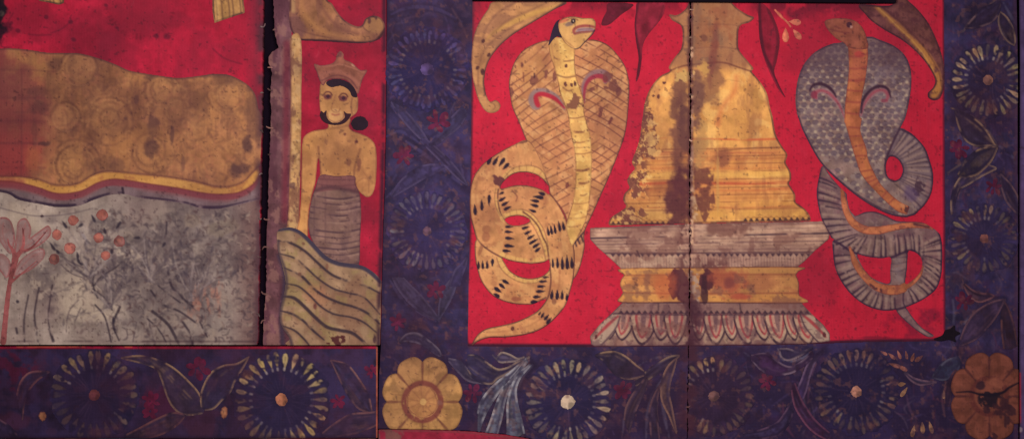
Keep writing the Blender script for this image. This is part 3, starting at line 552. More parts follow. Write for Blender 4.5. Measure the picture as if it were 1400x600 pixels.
# ================================================================== 3. lower left border board
t3 = thing("painted_board", "low indigo border board with two petalled rosettes under the soles panel", "painted board", "painted temple boards")
f3 = union(rect(-90, 473.2, 516, 598.2))
dirt3 = [(tex(every(), noise(60, 101), .55, .85), (58, 28, 46), .35), (tex(every(), noise(20, 102), .62, .85), (74, 42, 62), .3), (line([(-90, 598), (516, 598)], 5, 5), (30, 20, 36), .6)]
P = Paint("indigo_ground", t3, f3, (46, 34, 60), 0, thick=.018, mott=.2, ns=34, seed=41)
P.p(tex(every(), noise(28, 104), .5, .8), (58, 46, 82), .6).p(tex(blob(15, 505, 40, 24), noise(12, 5), .3, .6), (86, 24, 46), .7).p(blob(225, 550, 28, 24), (84, 26, 48), .55).p(blob(12, 575, 26, 14), (84, 34, 46), .4).p(blob(275, 575, 25, 20), (72, 34, 52), .5)
P.dirt = dirt3; P.build()
P = Paint("red_fillet", t3, union(rect(-90, 473.2, 515, 476.3)), (122, 20, 42), 2, mott=.2, ns=20, seed=5, label="thin crimson line along the top edge"); P.p(tex(line([(-90, 473), (180, 473)], 3, 1.5), noise(30, 17, 3), .4, .6), (190, 92, 66), .8); P.build()
P = Paint("orange_edge", t3, union(rect(514, 473.2, 516.2, 598)), (150, 78, 58), 3, mott=.25, ns=16, seed=6); P.build()
rosette(t3, 2, 129, 539.5, 56, 38, 26, lambda a: .75 if 200 < a < 345 else (.42 if a > 345 or a < 60 else .2), (150, 122, 88), (112, 60, 58), 7.5, seed=11, dirt=dirt3, cover=f3, label="faded rosette with dim lower petals")
rosette(t3, 2, 385, 546, 60.5, 42, 30, lambda a: .95 if (a > 190 or a < 75) else .55, (176, 146, 98), (150, 96, 70), 8.5, seed=12, dirt=dirt3, cover=f3, label="bright rosette with a full ring of pale petals")
LR = (158, 126, 88)
leaf(t3, 1, T('D', [(740, 105), (850, 93), (960, 118), (1060, 170), (1150, 250), (1210, 320), (1240, 400)]), T('D', [(740, 108), (930, 160), (980, 230), (1010, 320), (1050, 400), (1120, 450), (1230, 440)]), (56, 42, 60), LR, seed=1, dirt=dirt3, cover=f3)
leaf(t3, 1, T('E', [(115, 400), (112, 330), (135, 260), (180, 190), (250, 152), (330, 140), (400, 100)]), T('E', [(140, 420), (190, 410), (240, 360), (290, 310), (320, 240), (370, 160), (402, 100)]), (48, 38, 60), LR, seed=2, dirt=dirt3, cover=f3)
leaf(t3, 1, T('D', [(770, 572), (870, 520), (950, 478), (1050, 438), (1120, 450)]), T('D', [(790, 600), (900, 590), (1000, 560), (1080, 510), (1130, 455)]), (54, 40, 56), (128, 82, 72), seed=3, dirt=dirt3, cover=f3)
leaf(t3, 1, T('E', [(850, 560), (930, 498), (1020, 448), (1120, 440), (1200, 430)]), T('E', [(870, 590), (960, 580), (1060, 560), (1140, 530), (1200, 500)]), (52, 40, 62), (134, 92, 84), seed=4, dirt=dirt3, cover=f3)
leaf(t3, 1, T('E', [(900, 120), (1000, 150), (1080, 250), (1130, 340), (1150, 440)]), T('E', [(900, 125), (970, 270), (1030, 370), (1080, 420), (1150, 440)]), (46, 36, 60), (126, 88, 80), seed=5, dirt=dirt3, cover=f3)
leaf(t3, 1, T('D', [(105, 330), (125, 255), (165, 205), (215, 188), (300, 190)]), T('D', [(140, 480), (150, 380), (180, 300), (230, 240), (300, 192)]), (50, 38, 62), (136, 84, 78), seed=6, dirt=dirt3, cover=f3)
leaf(t3, 1, T('D', [(-300, 300), (-150, 380), (0, 480), (60, 520), (120, 590)]), T('D', [(-300, 420), (-180, 520), (-60, 580), (20, 600), (110, 600)]), (46, 34, 56), (98, 64, 76), seed=7, dirt=dirt3, cover=f3)
for x, y, r, s in ((271, 503, 15, 1), (206, 547, 12, 2), (463, 548, 10, 3), (508, 507, 9, 4), (205, 562, 10, 8)): redbloom(t3, 2, x, y, r, s, f3, dirt3, (102, 22, 46))
for x, y in ((307, 563), (59, 569)): P = Paint("bud", t3, blob(x, y, 5.2, 7.2, 0, .02, .2, 6), (132, 84, 60), 3, mott=.25, ns=8, dirt=dirt3); P.p(blob(x-1.5, y-2, 2.5, 3.5, 0, .8), (160, 112, 74), .6); P.edge((60, 36, 50), 1.6, .6); P.build()

# ================================================================== 4/5. the two leaves of the big cobra and shrine panel
t4 = thing("painted_board", "large painted board with golden spotted cobra and left half of a stupa", "painted board", "painted temple boards")
t5 = thing("painted_board", "large painted board with grey scaled cobra and right half of a stupa", "painted board", "painted temple boards")
edl = [(529.5, -70), (529, 0), (528.2, 160), (526.5, 250), (524, 320), (520.6, 471), (518, 520), (517, 586)]
seamL = [(943, -70), (942.5, 0), (943, 120), (942.2, 250), (942.6, 330), (941.2, 470), (939.2, 600), (939, 670)]
seamR = [(945.6, -70), (945.2, 0), (944.3, 60), (945.4, 130), (943.8, 250), (943.8, 330), (943.4, 400), (942.2, 470), (940.2, 600), (940, 670)]
botL = [(730, 670), (728, 599), (690, 592.5), (640, 588.5), (600, 587), (517, 585.5)]
f4 = union(fill([tuple(p) for p in edl]+botL[::-1]+[tuple(p) for p in side(seamL, .5, 8)[::-1]], False))
f5 = union(fill(side(seamR, .55, 9, 3)+[(1392, 670), (1391.5, 300), (1390, -70)], False))
STN = (86, 46, 54)
seamdirt = [(tex(line([(946, 60), (946, 350)], 4, 2), noise(6, 203, 3), .5, .62), (206, 164, 128), .9), (tex(line([(944, 470), (941, 600)], 26, 16), noise(14, 201), .25, .6), (70, 38, 50), .8),
            (tex(line([(943, -20), (944, 240), (943, 470)], 7, 5), noise(18, 202), .25, .55), (70, 38, 44), .6)]
vign = []
# indigo grounds
def indigo(par, f, seed):
    P = Paint("indigo_ground", par, f, (50, 42, 72), 0, thick=.018, mott=.2, ns=30, seed=seed)
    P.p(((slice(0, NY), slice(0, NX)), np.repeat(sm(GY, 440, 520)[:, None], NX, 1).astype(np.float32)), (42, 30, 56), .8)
    P.p(tex(every(), noise(34, 211), .5, .9), (62, 50, 94), .35).p(tex(every(), noise(22, 212), .6, .9), (62, 34, 62), .4).p(tex(every(), noise(10, 213), .66, .95), (84, 62, 78), .3).p(tex(every(), noise(26, 215, 3), .55, .9), (42, 32, 58), .45)
    return P
dirtb = [(tex(every(), noise(16, 221), .66, .95), (92, 56, 62), .35), (tex(every(), noise(7, 222, 3), .78, .92), (130, 84, 70), .35), (tex(every(), noise(34, 223), .6, .95), (40, 26, 44), .4)]+seamdirt
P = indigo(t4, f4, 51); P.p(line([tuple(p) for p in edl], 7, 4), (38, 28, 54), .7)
rr = np.random.RandomState(3)
def foliage(P, boxes, n, seed):               # faint strokes of worn foliage
    rr = np.random.RandomState(seed)
    for x0, y0, x1, y1 in boxes:
        for k in range(n):
            x, y = x0+rr.rand()*(x1-x0), y0+rr.rand()*(y1-y0); a = rr.rand()*6.3; l = 10+rr.rand()*20; b = rr.randn()*.5
            c = [(84, 70, 112), (36, 27, 50), (96, 80, 96), (92, 46, 66)][rr.randint(4)]
            P.p(tex(line([(x, y), (x+math.cos(a)*l, y+math.sin(a)*l), (x+math.cos(a+b)*l*1.9, y+math.sin(a+b)*l*1.9)], [.8, 2.2, .8], 2.4), noise(12, 230), .3, .6), c, .25+rr.rand()*.3)
foliage(P, [(525, -20, 642, 120), (525, 140, 642, 270), (525, 350, 642, 490), (640, 478, 760, 600), (820, 478, 940, 600)], 42, 5)
def vines(P, k, qs):
    for q, w, c, a in qs: P.p(line(T(k, q), w*2, 5), (34, 26, 48), .4); P.p(tex(line(T(k, q), [w*.4]+[w]*(len(q)-2)+[w*.4], 2.2), noise(11, 540, 3), .1, .5), c, a)
GB = (108, 106, 124); GO = (128, 104, 84)
vines(P, 'P', [([(10, 100), (80, 130), (150, 190), (260, 170), (360, 105)], 4, GB, .6), ([(60, 420), (90, 340), (160, 240), (290, 165), (370, 120)], 5, GB, .6), ([(130, 590), (170, 440), (230, 310), (330, 190), (390, 150)], 6, GB, .6), ([(330, 590), (300, 450), (290, 330), (330, 220), (385, 160)], 5, GB, .6), ([(790, 95), (880, 85), (970, 110), (1060, 170)], 3, GO, .7), ([(940, 560), (960, 430), (1030, 300), (1067, 240)], 4, GB, .5), ([(840, 100), (920, 190), (1060, 215)], 3, GO, .5)])
vines(P, 'Q', [([(0, 160), (100, 110), (200, 95), (270, 85)], 3, GB, .5), ([(30, 260), (130, 190), (250, 100)], 4, GO, .6), ([(150, 560), (120, 420), (150, 270), (240, 110)], 4, GO, .6), ([(60, 590), (70, 440), (110, 320), (170, 220)], 5, GB, .45), ([(200, 590), (170, 450), (165, 320), (190, 200)], 5, GB, .45)])
vines(P, 'I', [([(50, 420), (110, 490), (200, 570)], 5, (72, 64, 104), .7), ([(360, 430), (300, 500), (220, 580)], 5, (72, 64, 104), .7), ([(60, 60), (140, 30), (250, 40), (350, 90)], 5, (72, 64, 104), .6), ([(40, 560), (100, 540), (180, 590)], 5, (72, 64, 104), .6), ([(300, 20), (340, 90), (370, 150)], 4, (96, 70, 80), .5)])
vines(P, 'J', [([(40, 240), (120, 170), (220, 120), (330, 130)], 5, (76, 66, 106), .7), ([(120, 10), (220, 80), (320, 160), (372, 200)], 6, (72, 62, 100), .7), ([(60, 180), (110, 110), (200, 60)], 4, (80, 68, 104), .5), ([(330, 40), (350, 120), (360, 200)], 4, (78, 66, 100), .6)])
vines(P, 'K', [([(50, 10), (110, 90), (220, 160)], 6, (76, 68, 100), .7), ([(290, 0), (250, 80), (232, 160)], 5, (76, 68, 100), .7), ([(80, 240), (150, 205), (240, 285)], 4, (124, 108, 108), .7), ([(270, 300), (330, 350), (390, 385)], 4, (124, 118, 124), .7), ([(130, 190), (170, 180), (200, 200)], 6, (120, 76, 72), .5)])
P.dirt = dirtb; P.build()
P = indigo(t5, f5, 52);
vines(P, 'Q', [([(640, 60), (760, 150), (860, 195), (980, 180)], 4, GB, .6), ([(860, 50), (900, 120), (1000, 110), (1067, 70)], 4, GB, .7), ([(1060, 120), (1010, 230), (1020, 380), (1067, 480)], 4, GB, .55), ([(700, 590), (850, 520), (930, 420), (970, 280)], 4, GB, .5), ([(960, 590), (900, 500), (890, 380)], 5, (96, 50, 74), .5)])
vines(P, 'Y', [([(-40, 330), (0, 200), (60, 100), (120, 60)], 4, GB, .6), ([(20, 380), (30, 240), (70, 140)], 4, (110, 70, 92), .6), ([(-20, 400), (60, 500), (120, 590)], 5, (104, 58, 72), .6), ([(780, 230), (850, 140), (940, 100)], 5, (84, 92, 112), .6), ([(620, 330), (640, 420), (700, 500)], 4, (90, 62, 84), .6), ([(850, 460), (840, 340), (880, 230)], 5, (100, 66, 72), .6), ([(960, 10), (950, 60), (945, 120)], 6, (96, 60, 62), .5)])
vines(P, 'Z', [([(40, 590), (120, 540), (200, 505)], 4, GO, .5), ([(60, 370), (150, 420), (210, 500)], 4, GO, .5), ([(215, 500), (260, 540), (280, 590)], 5, GB, .5), ([(205, 0), (130, 60), (90, 110)], 4, GO, .5), ([(230, 10), (270, 90), (280, 150)], 5, GB, .4)])
vines(P, 'ZZ', [([(215, 20), (260, 90), (275, 160)], 4, GO, .5), ([(100, 385), (150, 430), (220, 430)], 4, GO, .6), ([(60, 580), (110, 490), (220, 430)], 5, GB, .5), ([(240, 590), (220, 500), (225, 430)], 5, (92, 64, 76), .6), ([(50, 400), (60, 480), (50, 560)], 4, GB, .4)])
foliage(P, [(1292, -20, 1390, 120), (1292, 150, 1390, 290), (1292, 350, 1390, 490), (946, 478, 1120, 600), (1200, 478, 1320, 600)], 42, 6)
P.p(line([(1388, -70), (1389, 300), (1388, 670)], 5, 3), (82, 50, 72), .5); P.dirt = dirtb; P.build()
# crimson fields
fld = [(646, 2.5), (645.5, 60), (643.8, 200), (642, 330), (639.5, 472.8), (700, 474), (800, 474), (942, 473)]
m4 = np.minimum(f4, union(fill(fld+[(948, 473), (948, 2.5)], False)))
m5 = np.minimum(f5, union(fill([(930, 3), (1222, 3), (1222, -70), (1290.5, -70), (1291, 160), (1292.6, 330), (1293, 450), (1288, 466), (1180, 467.5), (1070, 471), (930, 473)], False)))
def field(par, f, seed):
    P = Paint("red_ground", par, f, (188, 34, 56), 1, mott=.04, ns=60, seed=seed, label="crimson painted field behind the cobra")
    P.p(tex(every(), noise(60, 241), .5, .95), (176, 32, 56), .4).p(tex(every(), noise(26, 242), .6, .95), (168, 30, 52), .22).p(tex(every(), noise(14, 243, 3), .66, .95), (196, 48, 68), .25).p(tex(every(), noise(5, 244, 3), .86, .95), (120, 26, 42), .4)
    return P
P = field(t4, m4, 61); P.p(line(fld[:-1], 4, 3), (60, 26, 44), .85).p(line([(640, 472), (942, 473)], 5, 3), (48, 24, 42), .9)
P.p(tex(line([(646, 8), (645, 60)], 22, 20), noise(20, 9), .3, .7), (128, 44, 58), .5).p(tex(line([(760, 6), (940, 6)], 22, 18), noise(18, 9), .3, .6), (122, 26, 44), .75); P.dirt = seamdirt; P.build()
P = field(t5, m5, 62); P.p(line([(1291, -70), (1291, 160), (1293, 450)], 4, 3), (58, 22, 44), .8).p(line([(943, 472), (1070, 470), (1180, 466.5), (1290, 465)], 5, 3), (50, 24, 42), .9)
P.p(tex(line([(1040, 8), (1180, 8)], 26, 20), noise(18, 9), .25, .6), (108, 26, 44), .8).p(tex(line(T('V', [(40, 60), (90, 90), (150, 110)]), [14, 8, 2], 5), noise(12, 4), .1, .5), (112, 26, 44), .7).p(blob(1200, 462, 22, 3), (96, 24, 44), .5)
P.p(tex(blob(1255, 440, 40, 24, -.4, 1), noise(20, 4), .3, .7), (112, 26, 50), .6); P.dirt = seamdirt; P.build()  # lower-right corner dimmed in the red pigment, adding to the lamp's falloff

# --- scroll fronds at the upper corners
P = Paint("scroll_frond", t4, np.minimum(f4, union(fill(T('M', [(150, 12), (300, 12), (520, 12), (460, 52), (380, 100), (310, 142), (250, 180), (190, 230), (140, 290), (112, 350), (102, 420), (110, 480), (130, 522), (160, 515), (183, 535), (177, 565), (145, 581), (108, 570), (75, 520), (50, 440), (38, 350), (38, 260), (50, 180), (80, 110), (120, 50)])))), (184, 132, 84), 3, mott=.13, ns=22, seed=71, label="ochre tusk-like scroll curling down the upper left corner")
P.p(tex(every(), noise(30, 72, 4, 12), .5, .8), (142, 98, 72), .6).lines([T('M', [(520, 15), (420, 50), (330, 80), (230, 125), (150, 170), (110, 210)])], [2, 5, 8, 7, 4, 1], (204, 158, 80), .65, 4)
P.lines([T('M', [(420, 15), (330, 60), (220, 110), (140, 180)]), T('M', [(260, 15), (170, 70), (110, 150), (90, 220)]), T('M', [(300, 110), (200, 170), (110, 250), (75, 340), (70, 440)])], 2.4, (116, 78, 62), .5, 3)
P.p(line(T('M', [(510, 22), (460, 56), (380, 104), (310, 145), (250, 184), (190, 235), (142, 293), (115, 353), (104, 420), (112, 480)]), 5, 3), (66, 36, 44), .85)
for x, y in ((90, 365), (66, 350), (95, 375), (97, 212), (125, 285)): P.p(blob(*T('M', (x, y)), 2.2, 3, .5), (76, 44, 44), .85)
P.p(line(T('M', [(135, 530), (150, 535), (158, 550), (148, 562)]), 1.3, 1.6), (110, 70, 54), .6); P.edge((88, 50, 50), 1.8, .65); P.build()
P = Paint("scroll_frond", t5, np.minimum(m5, union(fill(T('V', [(372, 22), (530, 24), (535, -100), (560, -60), (600, 0), (645, 42), (700, 110), (740, 190), (765, 260), (779, 340), (776, 420), (760, 472), (730, 486), (703, 474), (700, 450), (724, 425), (735, 390), (714, 340), (680, 290), (630, 238), (570, 192), (500, 152), (440, 112), (400, 72)])))), (104, 62, 58), 3, mott=.2, ns=14, seed=73, label="dark brown scroll with a yellow streak curling down the upper right corner")
P.p(tex(every(), noise(9, 74, 3), .5, .8), (126, 78, 66), .7).p(tex(every(), noise(7, 75, 3), .6, .8), (82, 44, 50), .6)
P.p(tex(line(T('V', [(440, 20), (500, 80), (560, 130), (620, 190), (680, 250), (718, 310), (745, 360), (752, 420), (730, 455)]), [5, 7, 7, 7, 9, 11, 9, 9, 11], 3), noise(10, 76), .05, .4), (178, 122, 62), .9).p(line(T('V', [(460, 40), (560, 135), (650, 225), (715, 320), (742, 400)]), 1.4, 1.6), (206, 156, 82), .7).p(line(T('V', [(480, 35), (570, 110), (650, 190), (710, 270), (752, 350), (765, 420)]), 1.6, 2), (84, 46, 46), .6)
P.edge((62, 30, 42), 2, .8); P.build()
# --- leaves hanging at the top
DL = (98, 28, 44)
P = Paint("hanging_leaf", t4, fill(T('M', [(740, 18), (860, 22), (850, 45), (800, 80), (745, 126), (704, 132), (708, 100), (728, 60)])), DL, 3, mott=.15, ns=12, label="dark red leaf tip by the golden cobra's snout"); P.edge((84, 24, 36), 2, .6).p(line(T('M', [(830, 25), (770, 80), (715, 125)]), 2, 3), (84, 26, 36), .5); P.build()
P = Paint("hanging_leaf", t4, fill(T('R', [(115, 14), (232, 12), (240, 60), (212, 110), (162, 170), (138, 220), (132, 290), (120, 365), (104, 396), (108, 350), (116, 280), (104, 200), (97, 120), (104, 60)])), (124, 32, 48), 3, mott=.15, ns=12, label="long dark red leaf hanging beside the spire"); P.p(line(T('R', [(115, 14), (105, 70), (100, 130), (110, 210), (122, 280), (116, 350), (106, 392)]), [3, 3, 3, 4, 4.5, 3.5, 2], 2), (78, 24, 38), .85).p(line(T('R', [(235, 30), (212, 108), (160, 170), (138, 220)]), 2.4, 2), (98, 28, 40), .7).p(line(T('R', [(180, 15), (150, 110), (130, 220)]), 2, 3), (112, 30, 42), .6); P.build()
P = Paint("hanging_leaf", t5, union(fill(T('R', [(690, 14), (740, 40), (782, 120), (798, 200), (785, 290), (772, 350), (800, 420), (828, 474), (790, 430), (752, 355), (718, 265), (700, 180), (695, 90)]))), (132, 30, 48), 3, mott=.12, ns=12, label="long looped dark red leaf right of the spire"); P.lines([T('R', [(700, 20), (702, 100), (705, 170), (725, 260), (765, 345), (800, 420), (826, 470)])], [3, 4, 6, 4, 5, 4, 1.6], (74, 24, 38), .85, 2).lines([T('R', [(742, 45), (776, 120), (792, 200), (778, 290), (770, 345)])], 5, (92, 28, 40), .8, 2.4); P.build()
P = Paint("blossom", t5, union(*[tear(*T('R', q), l, w, a, 1.2) for q, l, w, a in (((826, 168), 17, 9.5, 1.55), ((879, 165), 15, 8.5, .9), ((868, 108), 14, 9, .1), ((800, 75), 12, 4, -2.4))], line(T('R', [(775, 50), (800, 80), (830, 105), (850, 130)]), 2.6, 1)), (222, 124, 92), 4, mott=.15, ns=7, seed=3, label="small orange blossom with drop-shaped petals"); P.edge((150, 56, 54), 1.2, .5); P.build()

# --- stupa, in halves (one on each board)
stup_l = T('R', [(360, 8), (350, 36), (325, 62), (296, 76), (264, 72), (276, 98), (300, 112), (324, 132), (329, 190), (320, 240), (290, 280), (262, 325), (268, 345), (220, 370), (172, 430), (146, 500), (136, 570)])+T('S', [(274, 20), (266, 90), (250, 150), (234, 190), (226, 222), (240, 250), (215, 280), (203, 310), (214, 342), (190, 370), (184, 402), (198, 432), (168, 456), (128, 482), (112, 510), (118, 523)])
stup_r = T('R', [(560, 8), (590, 40), (640, 72), (674, 86), (650, 110), (606, 126), (598, 180), (602, 240), (640, 290), (672, 330), (664, 346), (700, 390), (736, 450), (752, 520)])+T('S', [(906, 0), (920, 80), (950, 140), (977, 180), (969, 220), (991, 260), (996, 300), (985, 322), (1014, 370), (1018, 412), (1058, 440), (1086, 478), (1088, 502)])
silh = union(fill([tuple(q) for q in cr(stup_l, False, 4)]+[tuple(q) for q in cr(stup_r, False, 4)][::-1], False))
plw = [(tex(line([(953, 10), (955, 100), (952, 200), (950, 300)], 14, 10), noise(12, 301), .3, .6), (132, 96, 74), .6)]
stains = [
  (blob(*T('R', (320, 470)), 13, 36, 0, .8, .5, 12, 2), (100, 62, 58), .75), (blob(*T('S', (455, 140)), 12, 50, 0, .8, .5, 14, 3), (104, 64, 60), .75), (blob(*T('S', (450, 380)), 16, 46, .05, .5, .4, 14, 4), (88, 46, 52), .88),
  (tex(fill(T('S', [(528, 245), (560, 250), (600, 240), (624, 250), (618, 330), (628, 420), (602, 462), (575, 505), (548, 440), (532, 380)]), True), noise(9, 305), .12, .5), (104, 58, 54), .8), (blob(*T('S', (480, 60)), 9, 30), (98, 62, 58), .7),
  (blob(*T('R', (400, 480)), 8, 40, 0, .6, .5, 10, 7), (104, 68, 64), .75), (blob(*T('R', (470, 420)), 14, 26, .3, .8, .5, 12, 8), (112, 72, 62), .6), (blob(*T('S', (660, 190)), 14, 12, 0, .8), (118, 66, 58), .6),
  (blob(*T('R', (315, 365)), 11, 8, .3, .4, .7, 6, 9), (204, 164, 96), .85), (blob(*T('R', (432, 330)), 7, 8, 0, .5, .6, 6, 10), (196, 150, 82), .8), (blob(*T('S', (560, 120)), 11, 26, 0, .6, .6, 9, 11), (178, 138, 84), .6),
  (tex(line(T('S', [(512, 30), (516, 200), (514, 330), (530, 470), (520, 512)]), [3, 4, 5, 9, 6], 2.5), noise(8, 306), .35, .6), (196, 160, 122), .85), (blob(*T('S', (640, 300)), 2, 50, 0, .5), (196, 150, 86), .6),
  (blob(*T('R', (435, 185)), 5, 5), (80, 50, 54), .7), (blob(*T('R', (480, 230)), 5, 40, .1, .9), (118, 60, 58), .5), (blob(*T('R', (383, 350)), 2.4, 4, 0, .3), (226, 180, 110), .95),
  (tex(every(), noise(30, 307), .66, .95), (150, 94, 62), .4)]
fl = noise(11, 310, 4)
m = (every()[0], (sm(fl, .63, .67)*sm(-GX, -892, -878)[None]).astype(np.float32))
stains.append((m, (122, 74, 60), .85)); stains.append(((every()[0], (sm(fl, .56, .6)*sm(-fl, -.645, -.62)*sm(-GX, -896, -880)[None]).astype(np.float32)), (232, 190, 112), .6))
def stupa(par, f, tag_):
    P = Paint("stupa", par, np.minimum(f, silh), (220, 160, 86), 4, mott=.10, ns=26, seed=81, label=tag_)
    P.p(tex(every(), noise(34, 82), .5, .8), (200, 138, 78), .4).p(tex(every(), noise(20, 83), .56, .8), (240, 190, 108), .65)
    P.p((every()[0], np.repeat(sm(-GY, -104, -84)[:, None], NX, 1).astype(np.float32)), (156, 106, 76), .85).p(tex(every(), noise(9, 87, 4, 30), .5, .85), (112, 66, 60), .25).p(tex(blob(956, 45, 32, 50), noise(14, 84), .4, .7), (120, 90, 72), .6).p(tex(blob(985, 50, 16, 40), noise(12, 85), .4, .7), (150, 88, 62), .6)
    P.p(line(T('R', [(262, 345), (330, 320), (400, 310), (520, 302), (600, 325), (664, 346)]), 2, 2), (96, 50, 48), .7).lines([T('R', [(325, 130), (400, 122), (520, 118), (606, 126)]), T('R', [(322, 240), (400, 232), (520, 228), (602, 240)])], 1.4, (104, 62, 56), .4, 2.2)
    for ys_, c, w, a in ((190, (196, 92, 58), 2.4, .75), (206, (206, 152, 84), 3, .5), (208, (150, 74, 60), 2.2, .6), (216, (140, 84, 54), 1.3, .5), (221, (206, 150, 72), 3, .5), (250, (180, 78, 56), 3, .65), (258, (190, 96, 60), 4, .5), (235, (222, 172, 86), 5, .5), (242, (156, 90, 54), 1.5, .6), (283, (166, 84, 56), 1.8, .6), (230, (182, 104, 62), 1.4, .5), (213, (170, 98, 64), 5, .45)):
        a = min(1, a*1.25)
        for x0, x1 in ((840, 942), (944, 1110)): P.p(tex(line([(x0, ys_+(GY[0]*0)+ (2 if x0 < 900 else 0)), ((x0+x1)/2, ys_+1), (x1, ys_-2)], w, 2.2), noise(40, int(ys_), 3, 4), .25, .6), c, a)
    for yy, c, w, a in ((209, (204, 124, 72), 9, .5), (219, (176, 96, 58), 6, .45), (229, (196, 118, 66), 9, .45), (240, (226, 176, 88), 9, .6), (251, (180, 88, 56), 6, .5), (262, (198, 116, 68), 10, .45), (272, (172, 98, 58), 5, .4), (281, (206, 140, 70), 9, .4), (294, (222, 168, 80), 11, .5)):
        P.p(line([(840, yy+1.5), (942, yy), (1110, yy-2.5)], w, w*.8), c, a)
    for yy in (204, 214.5, 224.5, 235, 246, 257, 267, 277, 287): P.p(tex(line([(848, yy+1.5), (942, yy), (1104, yy-2.5)], 1.4, 1.6), noise(30, int(yy), 3, 6), .1, .5), (124, 66, 48), .6)
    P.p(line(T('S', [(650, 165), (780, 152), (900, 148), (940, 146)]), 1.6, 1.6), (110, 66, 50), .55).p(line(T('S', [(250, 150), (330, 158), (420, 156)]), 1.2, 1.8), (110, 66, 50), .4)
    P.p(line(T('R', [(590, 370), (580, 440), (520, 520), (500, 600)]), 6, 7), (190, 92, 58), .45).p(blob(*T('R', (690, 480)), 8, 14), (150, 104, 60), .4)
    # scalloped hem of the bell
    for x in list(np.arange(838, 915, 7.6))+list(np.arange(1019, 1108, 7.9)):
        y = 305.5 if x < 940 else 301.2-(x-1019)*.02
        P.p(fill([(x-3.4, y+1.5), (x, y-3.8), (x+3.4, y+1.5)], False), (62, 44, 46), .9); P.p(line([(x+.8, y-2.6), (x+3.8, y-4.6), (x+6.6, y-2.6)], 1.1, 1.4), (124, 76, 44), .6)
    P.edge((82, 44, 46), 2, .75)
    if par is t4:
        for x, y, rx, ry, a in ((190, 462, 2.6, 1.6, 0), (213, 465, 2, 3, 0), (160, 505, 1.2, 5, .2), (165, 570, 8, 8, .5), (240, 400, 2, 1.4, 0)): P.p(blob(*T('R', (x, y)), rx, ry, a, .3, .5, 5), (92, 50, 48), .9)
        for x, y, rx, ry in ((300, 20, 8, 11), (305, 110, 11, 16), (320, 165, 9, 8), (262, 300, 6, 4), (293, 282, 4, 4), (225, 330, 3, 9), (245, 365, 5, 9), (150, 480, 5, 5), (205, 465, 9, 8), (185, 505, 5, 4), (248, 205, 3, 7), (212, 300, 5, 2), (228, 488, 9, 5)): P.p(blob(*T('S', (x, y)), rx, ry, .3, .2, .7, 6, 12), (116, 68, 58), .85); P.p(blob(*T('S', (x+16, y+6)), rx*.8, ry*.6, .3, .3, .7, 6, 13), (236, 192, 112), .7)
    P.dirt = plw+stains+seamdirt
    return P.build()
o4 = stupa(t4, f4, "flaking golden left half of the bell-shaped stupa"); o5 = stupa(t5, f5, "golden right half of the bell-shaped stupa")
# cornice / pedestal / lotus plinth
def yl(x, a, b): return a+(b-a)*(x-807)/(1134-807)
corn = fill([(806.6, 311.5), (942, 306), (1125, 302.4), (1134.5, 321), (1133, 327), (1115, 342), (1100, 357), (1090, 365), (942, 366), (849.5, 367.5), (833, 352), (818, 339), (806.6, 327)], False)
basedirt = [(blob(*T('U', (425, 285)), 15, 21, 0, .12, .25, 12, 21), (88, 42, 50), .96), (tex(line(T('U', [(450, 0), (445, 60), (440, 130), (450, 380)]), [16, 14, 12, 12], 10), noise(12, 22), .25, .55), (98, 60, 58), .8), (blob(*T('U', (448, 340)), 7, 14, 0, .2, .3), (86, 42, 50), .95),
  (blob(*T('U', (558, 272)), 10.5, 16, 0, .2, .3, 9, 23), (84, 44, 50), .95), (tex(blob(*T('U', (500, 300)), 8, 27, 0, .25, .5, 8, 24), noise(6, 25), .2, .5), (192, 164, 134), .95),
  (blob(*T('U', (650, 285)), 24, 18, 0, .7, .4, 10, 26), (176, 88, 62), .75), (blob(*T('U', (655, 295)), 8, 7, 0, .8), (128, 66, 60), .8), (blob(*T('U', (700, 350)), 16, 6, 0, .5), (182, 78, 60), .75), (blob(*T('U', (360, 300)), 14, 15, 0, .9), (190, 96, 58), .6),
  (blob(*T('U', (650, 40)), 26, 8, 0, .8, .6, 10, 27), (112, 72, 64), .7), (blob(*T('U', (250, 60)), 26, 10, 0, 1, .7, 10, 28), (126, 86, 72), .5), (blob(*T('U', (800, 290)), 22, 10, 0, 1), (176, 104, 70), .5),
  (tex(line(T('U', [(480, 60), (500, 150), (560, 200), (640, 205)]), [8, 10, 12, 8], 8), noise(9, 29), .35, .6), (104, 62, 58), .75), (tex(line([(948, 415), (947, 472)], 22, 12), noise(10, 30), .15, .5), (72, 40, 50), .85), (blob(963, 398, 4, 18, 0, .4), (60, 36, 44), .8), (tex(every(), noise(18, 31), .66, .85), (120, 80, 70), .5)]
